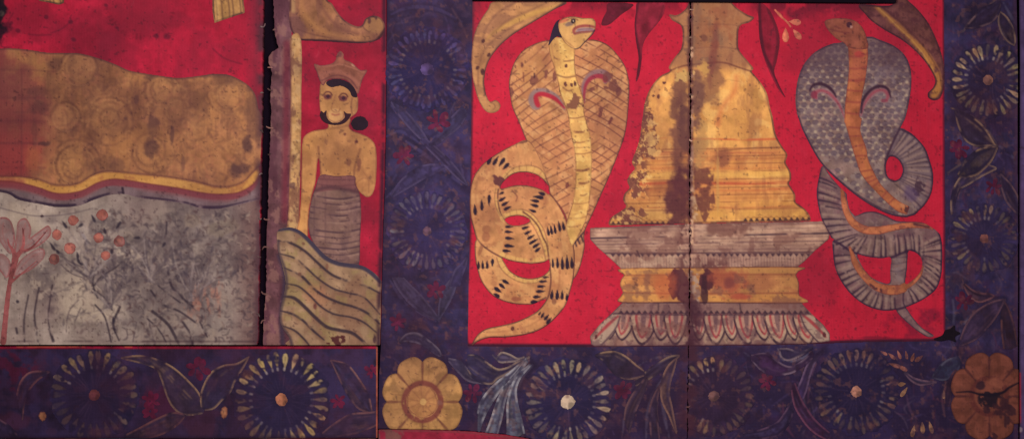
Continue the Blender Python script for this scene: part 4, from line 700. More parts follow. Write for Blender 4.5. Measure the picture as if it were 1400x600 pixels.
def cornice(par, f):
    P = Paint("cornice", par, np.minimum(f, union(corn)), (182, 144, 118), 4, mott=.10, ns=24, seed=91, label="grey-buff striped cornice with a toothed lower band")
    P.p(tex(every(), noise(40, 92, 4, 5), .5, .8), (148, 114, 98), .6).p(tex(every(), noise(26, 93, 4, 6), .6, .85), (208, 172, 140), .6)
    for k, (ya, yb, w, c, a) in enumerate(((312.5, 305, 2, (120, 84, 80), .7), (318, 311, 1.2, (120, 86, 82), .5), (325.8, 318.6, 2.2, (56, 38, 52), .9), (330, 323, 1.3, (116, 84, 80), .6), (334.5, 329, 1.5, (96, 66, 70), .7), (338, 334, 1.2, (120, 86, 80), .5), (342, 339.5, 1.4, (110, 78, 78), .6), (346, 344.5, 2, (76, 50, 58), .8))):
        P.p(tex(line([(800, ya), (942, (ya+yb)/2+.6), (1140, yb)], w, 1.6), noise(36, 95+k, 3), .12, .45), c, a)
    for x in np.arange(838, 1106, 8.1):
        if 942 < x < 966: continue
        y = yl(x, 347, 346.5); P.p(fill([(x-3.2, y), (x+3.2, y), (x, y+4.4)], False), (58, 40, 52), .85)
    for x in np.arange(842, 1102, 4.05): P.p(line([(x, 352), (x+.4, 366)], 1, 1.4), (104, 74, 74), .45)
    P.p(tex(blob(900, 358, 50, 7), noise(9, 6), .3, .6), (196, 166, 134), .45).p(line([(871, 343), (874, 350)], 2.4), (54, 36, 48), .9)
    P.edge((84, 54, 58), 1.8, .7); P.dirt = basedirt+seamdirt; return P.build()
pedm = fill([(850, 367), (942, 365.5), (1091, 364.5), (1091, 371), (1088.5, 376), (1092, 386), (1092, 398), (1093, 404), (1095, 414.5), (942, 413), (851, 413.5), (849.5, 404), (851.5, 399), (848, 390), (849, 382), (853, 375.5)], True, 4)
def pedestal(par, f):
    P = Paint("pedestal", par, np.minimum(f, union(pedm)), (208, 148, 82), 5, mott=.12, ns=26, seed=94, label="yellow moulded pedestal under the cornice")
    P.p(tex(every(), noise(30, 96, 4, 12), .5, .8), (182, 112, 68), .6)
    P.p(line([(845, 371), (942, 369.5), (1095, 369)], 8, 3), (212, 158, 84), .6).p(line([(845, 407), (942, 407), (1095, 407)], 9, 3), (214, 154, 76), .6)
    P.lines([[(845, 376.5), (942, 375.5), (1095, 375)], [(845, 399.5), (942, 401), (1095, 400)]], 2.2, (150, 82, 56), .7, 2).lines([[(845, 380), (942, 379), (1095, 378)]], 1.2, (160, 92, 60), .5, 2)
    P.p(line([(880, 380), (895, 392), (908, 398)], 1.3, 1.8), (140, 80, 56), .5); P.edge((92, 50, 48), 1.6, .75); P.p(line([(848, 414), (1096, 414.5)], 2.4, 2), (76, 44, 50), .7)
    P.dirt = basedirt+seamdirt; return P.build()
plm = fill([(851.5, 413), (942, 413), (1095.5, 414), (1109, 428), (1126, 444), (1134, 455), (1135, 466), (1100, 469.5), (942, 472), (813, 472.8), (808, 470), (806.5, 459), (820, 443), (836, 428)], False)
def plinth(par, f):
    P = Paint("lotus_plinth", par, np.minimum(f, union(plm)), (158, 124, 106), 4, mott=.12, ns=20, seed=97, label="spreading base of overlapping striped lotus petals")
    P.p(fill([(851, 412), (1096, 413), (1110, 429), (836, 428)], False), (140, 106, 96), .8)
    r = np.random.RandomState(5)
    def petal(cx, hw, top, bot, lean=0):
        for k, (g, c) in enumerate(((1.0, (54, 36, 50)), (.86, (198, 166, 132)), (.60, (160, 48, 58)), (.42, (184, 148, 122)), (.2, (120, 90, 88)))):
            w = hw*g; b = top+(bot-top)*(.5+.5*g) if k else bot+1
            pts = [(cx-w, top), (cx-w*.95+lean*.2, top+(b-top)*.45), (cx-w*.55+lean*.6, top+(b-top)*.82), (cx+lean, b), (cx+w*.55+lean*.6, top+(b-top)*.82), (cx+w*.95+lean*.2, top+(b-top)*.45), (cx+w, top)]
            P.p(tex(fill(pts, True, 4), noise(8, 98, 3), -.1, .35), c, .9 if k != 2 else .75)
    for x in np.arange(822, 1130, 9.5): P.p(fill([(x-4.5, 462), (x, 455), (x+4.5, 462), (x, 470)], False), (176, 150, 118), .6)
    for x, hw in ((835, 9), (853, 12), (880, 15), (905, 12), (924, 13), (956, 9), (978, 13), (999, 10), (1020, 13.5), (1042, 11), (1062, 14), (1082, 9), (1100, 13)):
        big = hw > 12; petal(x, hw*1.16, 429, 471 if big else 465, (x-950)*.035)
    for sx in (1, -1):                        # the long side petals
        e = (lambda p: p) if sx == 1 else (lambda p: [(1942-x, y-2.5) for x, y in p])
        P.p(fill(e([(848, 430), (835, 432), (812, 455), (808, 464), (811, 471), (822, 470), (836, 458), (846, 442)])), (172, 148, 124), .95)
        P.p(line(e([(845, 432), (832, 443), (820, 455), (813, 463)]), [2.5, 4.5, 3.5, 1.5], 2), (160, 54, 60), .85).p(line(e([(848, 432), (842, 448), (830, 463), (822, 471)]), 2, 1.6), (70, 48, 60), .85).p(blob(*e([(815, 460)])[0], 2, 3), (80, 34, 40), .8)
    for x in np.arange(849, 1108, 8.2): P.p(fill([(x-4, 428.5), (x-1.5, 425.5), (x, 423.5), (x+1.5, 425.5), (x+4, 428.5)], False), (54, 36, 48), .85)
    P.lines([[(838, 428.6), (942, 430), (1108, 429)]], 1.8, (66, 44, 56), .8, 1.6).lines([[(900, 414), (900, 424)], [(1011, 414), (1013, 427)]], 2, (70, 50, 56), .7)
    P.p(tex(every(), noise(10, 99, 3), .62, .8), (96, 66, 70), .5).p(((slice(0, NY), slice(0, NX)), (sm(GY, 452, 476)[:, None]*np.ones((1, NX))).astype(np.float32)), (78, 48, 62), .12); P.edge((70, 44, 54), 1.8, .75); P.dirt = basedirt+seamdirt; return P.build()
for par, f in ((t4, f4), (t5, f5)): cornice(par, f); pedestal(par, f); plinth(par, f)

# --- golden cobra
hoodL = T('M', [(445, 208), (400, 214), (350, 232), (300, 262), (262, 310), (238, 370), (228, 430), (235, 500), (248, 560)])+T('N', [(262, 60), (290, 130), (320, 200), (355, 265), (385, 320), (405, 365), (412, 405), (440, 440), (475, 490), (495, 545), (500, 620)])
hoodR = T('M', [(560, 260), (600, 225), (645, 205), (700, 215), (745, 240), (790, 290), (825, 345), (842, 410), (845, 480), (840, 560)])+T('N', [(786, 50), (772, 130), (740, 220), (700, 320), (660, 410), (615, 510), (580, 590)])+T('2', [(637, 20), (632, 60), (612, 140), (585, 195), (560, 215)])
HC = (198, 140, 88)
coils = union(
   fill(T('1', [(330, 10), (250, 33), (170, 74), (90, 130), (40, 190), (18, 250), (9, 330), (14, 420), (32, 500), (52, 560)])+T('2', [(75, 15), (110, 45), (180, 86), (230, 104), (330, 120), (410, 114), (445, 98)])+T('1', [(455, 500), (455, 320), (444, 300), (440, 262), (400, 120)]), True, 4),
   fill(T('1', [(170, 272), (250, 255), (320, 254), (400, 274), (452, 305), (500, 368), (535, 440), (556, 520)])+T('2', [(572, 0), (582, 60), (582, 130), (576, 200), (560, 262), (535, 342), (490, 402), (440, 450), (380, 486), (300, 510), (200, 522), (120, 523), (62, 540), (18, 568), (48, 512), (100, 475), (180, 458), (260, 438), (330, 408), (378, 378), (420, 330), (440, 280), (450, 200), (440, 100), (425, 0)])+T('1', [(400, 500), (340, 440), (200, 440)]), True, 4),
   fill(T('2', [(45, -10), (36, 60), (48, 140), (70, 210), (110, 270), (160, 310), (230, 335), (300, 343), (355, 340), (395, 322), (445, 295), (460, 160), (440, 60), (200, 60), (110, 0)]), True, 4))
holeA = fill(T('1', [(180, 272), (188, 240), (238, 196), (300, 182), (370, 195), (420, 232), (440, 268), (440, 302), (400, 275), (320, 254), (250, 255)]), True, 4)
holeB = fill(T('1', [(200, 440), (235, 423), (285, 420), (325, 432), (338, 448), (310, 465), (265, 473), (225, 466)]), True, 4)
holeC = fill(T('2', [(188, 88), (230, 104), (330, 120), (410, 114), (440, 98), (446, 130), (438, 162), (400, 190), (340, 201), (280, 190), (230, 160), (203, 122)]), True, 4)
coils = minus(coils, holeA, holeB, holeC)
P = Paint("golden_cobra", t4, np.minimum(f4, coils), HC, 7, mott=.12, ns=24, seed=111, label="golden cobra with black-spotted knotted coils and spread hood")
P.p(tex(every(), noise(26, 112), .5, .8), (180, 118, 76), .45).p(tex(every(), noise(18, 113), .58, .82), (212, 162, 102), .5).p(tex(every(), noise(9, 113, 3), .7, .9), (156, 98, 68), .4)
bl = (216, 172, 98)
for q, w in ((T('1', [(205, 205), (245, 172), (300, 162), (360, 168), (410, 200), (436, 250)]), 8), (T('1', [(152, 280), (158, 340), (172, 400), (198, 445)]), 6), (T('1', [(190, 432), (230, 408), (285, 402), (340, 425), (385, 480), (412, 550)])+T('2', [(424, 10), (432, 60)]), 8), (T('2', [(185, 72), (260, 98), (330, 107), (430, 98)]), 7), (T('2', [(178, 95), (195, 140), (240, 185), (300, 212), (380, 208), (440, 165)]), 8)):
    P.p(tex(line(q, w, 1.8), noise(14, 114), .0, .4), bl, .8); 
    qq = cr(q, False, 6); 
    for i in range(2, len(qq)-1, 4):
        d = qq[i+1]-qq[i-1]; d = d/(np.hypot(*d)+1e-6); nrm = np.array([-d[1], d[0]])*w*.45; P.p(line([qq[i]-nrm, qq[i]+nrm], .9, 1.5), (140, 90, 60), .5)
cl = (84, 46, 46)
ol = [T('1', [(320, 15), (250, 34), (170, 75), (90, 130), (40, 190), (18, 250), (10, 330), (15, 420), (35, 500), (60, 560)])+T('2', [(110, 45), (180, 85), (230, 104), (330, 119), (410, 113), (445, 98)]),
      T('1', [(180, 271), (250, 256), (320, 255), (400, 275), (452, 306), (500, 370), (535, 440), (556, 520)])+T('2', [(571, 0), (580, 60), (580, 130), (574, 200), (560, 260), (533, 342), (488, 402), (438, 449), (380, 484), (300, 508), (200, 520), (120, 521), (60, 538), (20, 565)]),
      T('2', [(20, 565), (50, 513), (100, 477), (180, 460), (260, 440), (330, 410), (380, 380), (422, 330), (444, 280), (452, 200), (442, 100), (430, 20)])+T('1', [(410, 540), (385, 480), (345, 432), (300, 398)]),
      T('1', [(165, 275), (162, 330), (176, 400), (200, 442), (225, 466), (265, 472), (310, 465), (336, 450), (322, 432), (285, 421), (235, 424), (200, 440)]),
      T('1', [(185, 262), (190, 240), (238, 197), (300, 183), (370, 196), (420, 232), (439, 265)]), T('1', [(150, 275), (146, 320), (155, 380), (190, 445)]), T('1', [(200, 210), (240, 165), (300, 148), (360, 150), (405, 175), (440, 240)]),
      T('2', [(440, 98), (446, 130), (436, 164), (400, 191), (340, 202), (280, 191), (230, 160), (203, 122), (188, 90)]), T('2', [(155, 88), (178, 145), (230, 195), (300, 225), (375, 222), (445, 180)]),
      T('2', [(40, 0), (37, 60), (49, 140), (71, 210), (111, 269), (160, 309), (230, 334), (300, 341), (355, 338), (395, 320), (425, 305)]), T('1', [(340, 450), (380, 520), (410, 600)])+T('2', [(425, 100)]), T('1', [(210, 404), (260, 388), (320, 392), (370, 430), (420, 510), (440, 600)])]
for k, q in enumerate(ol): P.p(tex(line(q, 1.9 if k not in (5, 6, 8, 10, 11) else 1.1, 1.6), noise(24, 116), -.1, .35), cl, .85 if k not in (5, 6, 8, 10, 11) else .5)
P.lines([T('2', [(100, 495), (200, 490), (320, 465), (400, 420)]), T('2', [(490, 60), (500, 200), (480, 330)]), T('1', [(60, 200), (40, 300), (50, 420)]), T('1', [(480, 400), (500, 500), (510, 600)]), T('1', [(280, 145), (280, 165)])], 1.5, (140, 86, 62), .4, 3)
P.p(blob(*T('1', (172, 232)), 5.5, 9, -.5, .3, .5, 5), (92, 50, 52), .9).p(blob(*T('1', (100, 495)), 5, 5), (140, 86, 60), .6).p(blob(*T('1', (95, 535)), 5, 6), (140, 84, 60), .6).p(blob(*T('2', (262, 315)), 6, 3), (140, 78, 58), .7).p(blob(*T('2', (68, 45)), 3, 8, .3), (136, 82, 60), .6).p(line(T('1', [(245, 285), (268, 315), (262, 340)]), 1.4, 1.6), (110, 64, 54), .7).p(blob(*T('2', (243, 476)), 2, 2.5), (82, 42, 44), .8).p(blob(*T('2', (470, 330)), 3, 4), (100, 60, 52), .5)
P.edge((84, 46, 46), 1.4, .6); sp = []
def spots(k, lst): 
    for x, y, l, w, a in lst: q = T(k, (x, y)); sp.append(tear(q[0], q[1], l, w, a, .9))
D_ = math.radians
spots('1', [(120, 115, 13, 5.4, D_(-62)+math.pi), (152, 118, 13, 5.4, D_(-60)+math.pi), (183, 130, 13, 5.6, D_(-55)), (205, 152, 11, 5.4, D_(-45)), (38, 385, 14, 5.2, D_(85)), (75, 360, 14, 5, D_(88)), (115, 336, 14, 5, D_(-88)), (180, 298, 7, 3.6, D_(-25)), (190, 328, 11, 4.6, D_(150)), (205, 352, 11, 4.6, D_(150)), (218, 377, 11, 4.6, D_(155)),
             (400, 298, 9, 5, D_(20)), (382, 318, 14, 5.4, D_(10)), (362, 338, 12, 4.8, D_(10)), (360, 363, 11, 4.8, D_(15)), (350, 392, 10, 4, D_(20)), (437, 503, 12, 4.2, D_(80)), (455, 497, 12, 4.2, D_(80)), (474, 490, 13, 4.2, D_(80)), (498, 476, 14, 4.4, D_(80)), (521, 474, 12, 4.2, D_(80)),
             (225, 480, 10, 3.6, D_(180)), (225, 508, 11, 4, D_(185)), (228, 543, 12, 4.4, D_(185)), (229, 585, 13, 4.8, D_(185)), (315, 485, 10, 4, D_(165)), (329, 510, 10, 4.2, D_(150)), (345, 535, 11, 4.4, D_(150)), (364, 556, 11, 4.2, D_(150)), (376, 580, 10, 4.2, D_(150))])
spots('2', [(225, 25, 12, 5, D_(185)), (213, 52, 11, 4.6, D_(185)), (352, 3, 9, 4, D_(150)), (370, 21, 9, 4.2, D_(140)), (383, 43, 9, 4.6, D_(140)), (57, 127, 11, 4.2, D_(88)), (80, 126, 11, 4, D_(88)), (104, 125, 11, 4, D_(88)), (133, 118, 10, 4.6, D_(-88)), (208, 222, 10, 5, D_(210)), (188, 245, 10, 4.8, D_(220)), (165, 266, 11, 5.6, D_(215)), (154, 292, 9, 5, D_(30)),
             (413, 218, 11, 3.8, D_(178)), (402, 245, 11, 4, D_(178)), (397, 272, 12, 4.4, D_(178)), (378, 302, 10, 4.6, D_(178)), (366, 330, 10, 6, D_(178)), (427, 195, 8, 3, D_(178)), (463, 116, 13, 3.8, D_(88)), (488, 114, 15, 4.2, D_(88)), (515, 118, 17, 5, D_(88)), (541, 112, 19, 5.4, D_(88)), (567, 115, 15, 5, D_(88)), (458, 288, 12, 5, D_(95)), (487, 288, 13, 5.4, D_(92)), (514, 290, 12, 4.6, D_(90)), (540, 302, 9, 4.6, D_(90)),
             (392, 391, 6, 2.6, D_(120)), (408, 400, 8, 3.6, D_(120)), (430, 412, 9, 4.4, D_(130)), (443, 430, 10, 4.8, D_(130))])
for m_ in sp: P.p(m_, (36, 25, 42), .95)
co = P.build()
hm = union(fill([tuple(q) for q in cr(hoodL, False, 4)]+[tuple(q) for q in cr(hoodR, False, 4)][::-1], False))
P = Paint("hood", co, hm, (192, 134, 86), 5, mott=.12, ns=22, seed=121, label="wide golden hood with crossed hatching and red curls")
P.p(tex(every(), noise(24, 122), .5, .8), (174, 112, 76), .45).p(tex(every(), noise(10, 123), .58, .8), (212, 160, 106), .6).p(blob(*T('M', (330, 370)), 20, 24, 0, 1), (196, 140, 80), .4)
hl = (108, 62, 54)
r = np.random.RandomState(6)
def thr_l(y): return np.interp(y, [60, 100, 150, 240, 320], [755, 764, 777, 785, 775])
for k in range(24):                           # up-right hatching, then the crossing one
    y0 = 70+k*12.6
    P.p(tex(line([(690, y0+14+r.randn()), (730, y0-16+r.randn()*1.5), (thr_l(y0-30)-1, y0-44)], 1.4, 1.3), noise(20, 125), .1, .42), hl, .8)
    P.p(tex(line([(796, y0+10), (830, y0-14+r.randn()*1.5), (872, y0-48)], 1.4, 1.3), noise(22, 126), .15, .5), hl, .75)
for k in range(22):
    y0 = 20+k*13
    P.p(tex(line([(786, y0+4), (825, y0+24+r.randn()*1.5), (866, y0+50)], 1.4, 1.3), noise(20, 127), .05, .45), hl, .8)
    if k > 7: P.p(tex(line([(700, y0-24), (735, y0+6), (778, y0+38)], 1.3, 1.4), noise(22, 128), .35, .6), hl, .5)
# curls
c1 = T('M', [(512, 560), (480, 508), (440, 482), (395, 472), (358, 482), (344, 515), (358, 548), (378, 552)])
c2 = T('M', [(612, 520), (612, 450), (632, 405), (672, 380), (712, 380), (735, 400), (722, 422)])
P.p(line(c1, [3, 6, 8, 10, 9, 9, 8, 5], 2), (142, 116, 112), .9).p(line(T('M', [(512, 555), (470, 512), (430, 492), (390, 484), (366, 498), (372, 530), (378, 542)]), [2, 5, 6, 6, 6, 7, 6], 2), (172, 42, 56), .95).p(line(T('M', [(398, 512), (430, 512), (480, 545), (525, 585)]), [1, 3, 3, 1], 2), (206, 160, 110), .7)
P.p(line(c2, [3, 7, 9, 11, 11, 9, 5], 2), (132, 100, 104), .85).p(line(T('M', [(610, 530), (618, 450), (642, 408), (680, 392), (715, 398), (722, 412)]), [2, 4, 5.5, 6, 7, 7], 2), (152, 48, 62), .9)
for x, y, rx, ry, a in ((358, 418, 4.8, 6.5, 0), (418, 388, 2.2, 8, .1), (460, 400, 2.4, 7.5, .1), (240, 475, 3, 9, 0), (738, 396, 7, 6, 0), (768, 440, 6, 9, -.4), (790, 475, 3.5, 7, .3), (725, 450, 4, 2, .4), (700, 560, 3, 4, 0), (262, 345, 1.6, 3, 0), (295, 333, 1.8, 3.4, 0), (655, 460, 3, 3, 0), (680, 440, 1.4, 4, 0)): P.p(blob(*T('M', (x, y)), rx, ry, a, .3, .45, 6, 14), (112, 64, 58), .75)
P.p(line(T('M', [(302, 375), (304, 420)]), 1.6), (110, 60, 54), .8).p(line(T('M', [(358, 380), (358, 400)]), 2), (60, 34, 44), .8)
for x, y in ((655, 25), (708, 50), (495, 365), (700, 62)): P.p(blob(*T('N', (x, y)), 2.4, 4, .3, .4), (110, 58, 54), .8)
P.lines([T('1', [(568, 582), (640, 500)]), T('1', [(585, 560), (592, 585)]), T('1', [(600, 548), (610, 572)]), T('1', [(618, 530), (628, 560)])], 2.2, (54, 36, 48), .85, 1.4)
P.p(line([tuple(q) for q in hoodL], 2, 1.6), (84, 44, 46), .85).p(line([tuple(q) for q in hoodR[2:]], 2.2, 1.6), (84, 44, 46), .85); P.edge((90, 48, 48), 1.4, .6); P.build()
throat = fill([tuple(q) for q in cr(T('5', [(345, 205), (312, 225), (300, 262), (312, 340), (335, 410), (352, 470), (372, 560)])+T('M', [(482, 460), (512, 535), (530, 590)])+T('1', [(562, -20), (580, 60), (587, 160), (584, 260), (570, 350), (545, 430), (535, 480), (548, 540), (562, 585)]), False, 4)]+[tuple(q) for q in cr(T('5', [(400, 215), (445, 265), (478, 290), (478, 330), (484, 450), (502, 520)])+T('M', [(592, 450), (612, 520), (616, 590)])+T('1', [(668, -20), (674, 60), (676, 150), (668, 300), (655, 400), (632, 475), (600, 535), (570, 585)]), False, 4)][::-1], False)
P = Paint("throat", co, throat, (214, 168, 94), 8, mott=.1, ns=16, seed=131, label="yellow throat band with short cross marks")
P.p(tex(every(), noise(16, 132), .5, .8), (194, 142, 84), .5).p(tex(every(), noise(8, 133, 3), .6, .82), (232, 194, 114), .6).p(blob(*T('5', (340, 290)), 10, 22), (176, 126, 76), .5)
P.p(line(T('5', [(318, 250), (330, 330), (345, 420), (365, 520), (372, 590)]), 1.6, 2.4), (160, 108, 70), .6)
for a, b, y in ((340, 470, 350), (345, 478, 460), (400, 465, 552)): P.p(tex(line(T('5', [(a, y), ((a+b)/2, y+22), (b, y+14)]), 2, 1.8), noise(12, 134), .1, .5), (118, 76, 56), .75)
for k, (x0, x1, y) in enumerate(((500, 575, 38), (530, 592, 105), (520, 600, 155), (530, 608, 210), (545, 600, 290), (555, 598, 352), (560, 590, 410), (505, 560, 500), (540, 600, 250), (530, 600, 180), (500, 560, 560), (525, 600, 450), (505, 585, 520))):
    P.p(tex(line(T('N', [(x0, y+3), ((x0+x1)/2, y+4), (x1, y-4)]), 3.2 if k in (1, 4, 5) else 1.4, 1.6), noise(9, 136), .05, .4), (122, 74, 54), .8 if k < 7 else .5)
for x, y, rx, ry in ((415, 528, 2.2, 3.6), (457, 534, 2, 2.6), (480, 524, 2, 3.4), (420, 405, 2.4, 3)): P.p(blob(*T('5', (x, y)), rx, ry, 0, .3, .3, 5), (86, 46, 46), .85)
P.p(blob(*T('M', (560, 535)), 9, 11, .6, .25, .5, 6, 4), (124, 78, 60), .9).p(line(T('M', [(500, 480), (520, 555), (535, 590)]), 2.6, 2), (226, 190, 110), .7)
P.edge((112, 66, 52), 1.4, .7); P.build()
P = Paint("head", co, fill(T('5', [(370, 108), (395, 82), (430, 70), (480, 68), (540, 78), (598, 80), (618, 98), (620, 135), (612, 172), (590, 200), (550, 242), (512, 282), (478, 290), (440, 272), (410, 245), (384, 205), (368, 160)])), (206, 158, 94), 9, mott=.08, ns=14, seed=141, label="golden cobra head turned right with open mouth")
P.p(blob(*T('5', (400, 95)), 8, 3, -.2), (194, 92, 72), .6).p(blob(*T('5', (440, 118)), 7, 3.2, -.2, .5), (118, 96, 92), .8).p(blob(*T('5', (468, 98)), 3.2, 3.4, 0, .2, .1), (40, 26, 36), .95).p(line(T('5', [(425, 95), (445, 82), (475, 80), (500, 92)]), 1.3, 1.5), (104, 62, 52), .7)
P.p(blob(*T('5', (470, 96)), 1, 1, 0, .3, 0), (220, 200, 170), .8)
P.p(line(T('5', [(475, 182), (472, 158), (500, 138), (545, 130), (585, 132), (612, 138)]), [3, 4, 4, 4, 3.4, 3], 1.6), (148, 72, 66), .95).p(line(T('5', [(480, 185), (520, 172), (570, 168), (608, 162)]), [3, 4, 4, 3], 1.6), (130, 70, 68), .9).p(fill(T('5', [(484, 172), (500, 150), (545, 142), (600, 146), (606, 160), (560, 164), (510, 168)])), (150, 124, 128), .9).p(line(T('5', [(500, 158), (550, 152), (600, 152)]), 1, 1.4), (96, 60, 72), .6)
P.p(blob(*T('5', (604, 96)), 1.4, 1), (110, 66, 52), .6).p(line(T('5', [(390, 205), (420, 235), (470, 275)]), 1.6, 2), (150, 104, 66), .6); P.edge((84, 52, 48), 1.5, .75); P.p(line(T('5', [(615, 165), (590, 204), (550, 246), (512, 286), (480, 296)]), 3.4, 1.6), (56, 38, 52), .85); P.build()
P = Paint("nape", co, fill(T('5', [(378, 85), (350, 105), (328, 150), (312, 205), (298, 268), (330, 226), (358, 204), (392, 212), (372, 165), (366, 112)])), (48, 34, 50), 10, mott=.12, seed=3, label="black nape patch"); P.build()

# --- grey cobra
hoodG = union(fill(T('V', [(290, 205), (230, 215), (160, 250), (110, 300), (80, 360), (65, 430), (62, 500), (72, 560)])+T('W', [(78, 10), (95, 60), (130, 130), (170, 200), (205, 245), (260, 300), (330, 360), (400, 410), (470, 450), (530, 474), (590, 481), (650, 460), (640, 380), (560, 310), (500, 280), (496, 215), (512, 165), (535, 115), (562, 60)])+T('V', [(580, 590), (592, 560), (610, 480), (621, 400), (616, 330), (590, 270), (540, 225), (470, 195), (410, 178)]), True, 4))
loopG = union(fill(T('W', [(560, 60), (600, 68), (640, 98), (685, 150), (708, 210), (724, 270), (722, 340), (705, 392), (670, 440), (620, 475), (580, 481), (540, 440), (500, 330), (480, 250), (500, 200), (520, 140)]), True, 4))
holeG = fill(T('W', [(512, 195), (498, 235), (506, 285), (535, 306), (566, 295), (580, 255), (565, 215), (538, 193)]), True, 4)
GC = (130, 102, 96)
low = union(fill(T('3', [(60, 185), (40, 250), (28, 330), (35, 400), (55, 480), (90, 550), (125, 600)])+T('4', [(100, 10), (150, 50), (220, 95), (300, 122), (380, 131), (440, 126), (490, 106), (530, 90), (560, 92)])+T('3', [(640, 640), (690, 560), (650, 520), (600, 496), (520, 492), (460, 486), (400, 456), (340, 436), (290, 440), (245, 456), (240, 462), (210, 430), (198, 390), (194, 345), (150, 300), (100, 240)]), True, 4),
   fill(T('4', [(500, 90), (560, 90), (620, 20), (640, -20), (690, -10), (706, 20), (714, 80), (714, 160), (706, 235), (680, 300), (620, 350), (540, 390), (460, 413), (380, 416), (300, 391), (230, 342), (170, 272), (130, 190), (117, 110), (120, 30), (200, 70), (250, 110), (258, 135), (280, 180), (320, 230), (380, 262), (430, 268), (512, 272), (555, 250), (592, 210), (606, 160), (594, 122), (560, 96), (525, 95)]), True, 4),
   fill(T('4', [(432, 110), (530, 90), (524, 180), (512, 270), (505, 370), (530, 420), (560, 462), (605, 512), (668, 552), (635, 562), (570, 522), (505, 466), (462, 415), (455, 340), (425, 262), (430, 180)]), True, 4))
hole3 = fill(T('4', [(252, 118), (300, 124), (380, 132), (434, 128), (430, 200), (428, 266), (380, 262), (322, 232), (282, 184), (258, 138)]), True, 4)
hole4 = fill(T('4', [(528, 98), (560, 97), (592, 122), (605, 160), (590, 212), (552, 252), (514, 271), (522, 190), (526, 120)]), True, 4)
hole2 = fill(T('3', [(194, 342), (250, 375), (330, 420), (372, 440), (340, 436), (290, 440), (242, 458), (215, 432), (199, 392)]), True, 4)
low = minus(low, hole2, hole3, hole4); low[win(1100, 160, 1300, 240)] = low[win(1100, 160, 1300, 240)]
P = Paint("grey_cobra", t5, np.minimum(m5, low), GC, 4, mott=.14, ns=18, seed=151, label="grey cobra with ribbed coils, orange belly and scaled hood")
P.p(tex(every(), noise(18, 152), .5, .8), (98, 72, 78), .6).p(tex(every(), noise(9, 153), .58, .82), (148, 124, 114), .5).p(tex(every(), noise(20, 154), .6, .8), (110, 74, 80), .5)
rib = (54, 36, 52)
def ribs(P, outer, inner, n, w=2.1, a=.85):
    u = cr(outer, False, 10); v = cr(inner, False, 10)
    for k in range(1, n):
        t = (k+.25*math.sin(k*2.3))/n; x = u[int(t*(len(u)-1))]; y = v[int(t*(len(v)-1))]
        P.p(tex(line([x, x*.5+y*.5+np.array([.8, -.6]), y], [w*1.5, w, w*.6], 1.8), noise(8, 155), -.05, .35), rib, a)
        t2 = (k+.5)/n; x = u[int(t2*(len(u)-1))]; y = v[int(t2*(len(v)-1))]
        P.p(line([x*.85+y*.15, x*.2+y*.8], 3.4, 2.6), (168, 140, 120), .55)
ribs(P, T('3', [(45, 230), (28, 330), (50, 480), (120, 600)])+T('4', [(220, 97), (380, 131), (490, 106), (570, 95), (620, 150)]), T('3', [(120, 265), (155, 370), (185, 480), (250, 560)])+T('4', [(290, 10), (380, 10), (480, 5), (560, 0), (640, 30)]), 24)
ribs(P, T('4', [(116, 60), (130, 190), (170, 272), (230, 342), (300, 391), (380, 416), (460, 413)]), T('4', [(205, 80), (225, 160), (255, 230), (300, 285), (345, 315), (390, 330), (450, 335)]), 13)
ribs(P, T('4', [(505, 405), (620, 350), (680, 300), (706, 235), (714, 160), (714, 60), (690, 0)]), T('4', [(505, 320), (560, 290), (605, 230), (622, 170), (615, 120), (600, 90), (600, 50)]), 14)
P.lines([T('4', [(430, 160), (475, 162), (520, 150)]), T('4', [(432, 200), (470, 205), (512, 190)]), T('4', [(430, 130), (470, 128), (520, 125)]), T('4', [(460, 420), (500, 400)]), T('4', [(500, 465), (545, 440)])], 1.4, rib, .6, 1.8)
P.lines([T('4', [(432, 128), (428, 200), (428, 266)]), T('4', [(526, 95), (520, 190), (510, 272), (502, 370), (530, 420), (560, 462), (605, 512), (660, 550)]), T('4', [(455, 350), (462, 415), (505, 466), (570, 522), (635, 562)])], 2, (58, 36, 54), .8, 1.6)
P.p(tex(line(T('4', [(475, 140), (470, 190), (480, 240)]), 10, 8), noise(9, 6), .2, .6), (136, 122, 122), .5).p(tex(line(T('4', [(480, 400), (520, 440), (580, 505)]), 6, 6), noise(9, 6), .2, .6), (124, 98, 96), .6)
for q in (T('3', [(60, 190), (40, 250), (28, 330), (35, 400), (55, 480), (90, 550), (125, 600)])+T('4', [(150, 50), (220, 95), (300, 122), (380, 131), (440, 126), (490, 106), (530, 90), (560, 92), (592, 118)]), T('4', [(118, 60), (118, 110), (131, 190), (171, 271), (231, 341), (301, 390), (380, 415), (460, 412), (540, 389), (620, 349), (679, 299), (705, 235), (712, 160), (712, 80), (704, 20), (690, -14)]), T('3', [(245, 456), (290, 440), (340, 436), (400, 456), (460, 486)])):
    P.p(tex(line(q, 3, 1.8), noise(20, 158), -.2, .3), (56, 36, 56), .9)
P.edge((60, 38, 56), 1.8, .75); P.dirt = vign; go5 = P.build()
bel = union(line(T('3', [(165, 318), (175, 380), (190, 440), (228, 500), (290, 535), (360, 540), (430, 527), (520, 512), (590, 512), (640, 520), (662, 535)]), [5, 7.5, 8.5, 10.5, 11, 11, 9.5, 8, 7, 5, 1.5], 1), line(T('4', [(208, 72), (222, 110), (240, 160), (285, 225), (345, 280), (400, 300), (450, 305), (500, 298)]), [3.5, 6, 9, 10, 11, 13, 14, 11], 1), line(T('4', [(500, 290), (550, 262), (590, 220), (606, 175)]), [10, 8, 6, 3], 1))
P = Paint("belly", go5, np.minimum(bel, low), (172, 102, 68), 6, mott=.14, ns=14, seed=161, label="orange belly band along the lower coils")
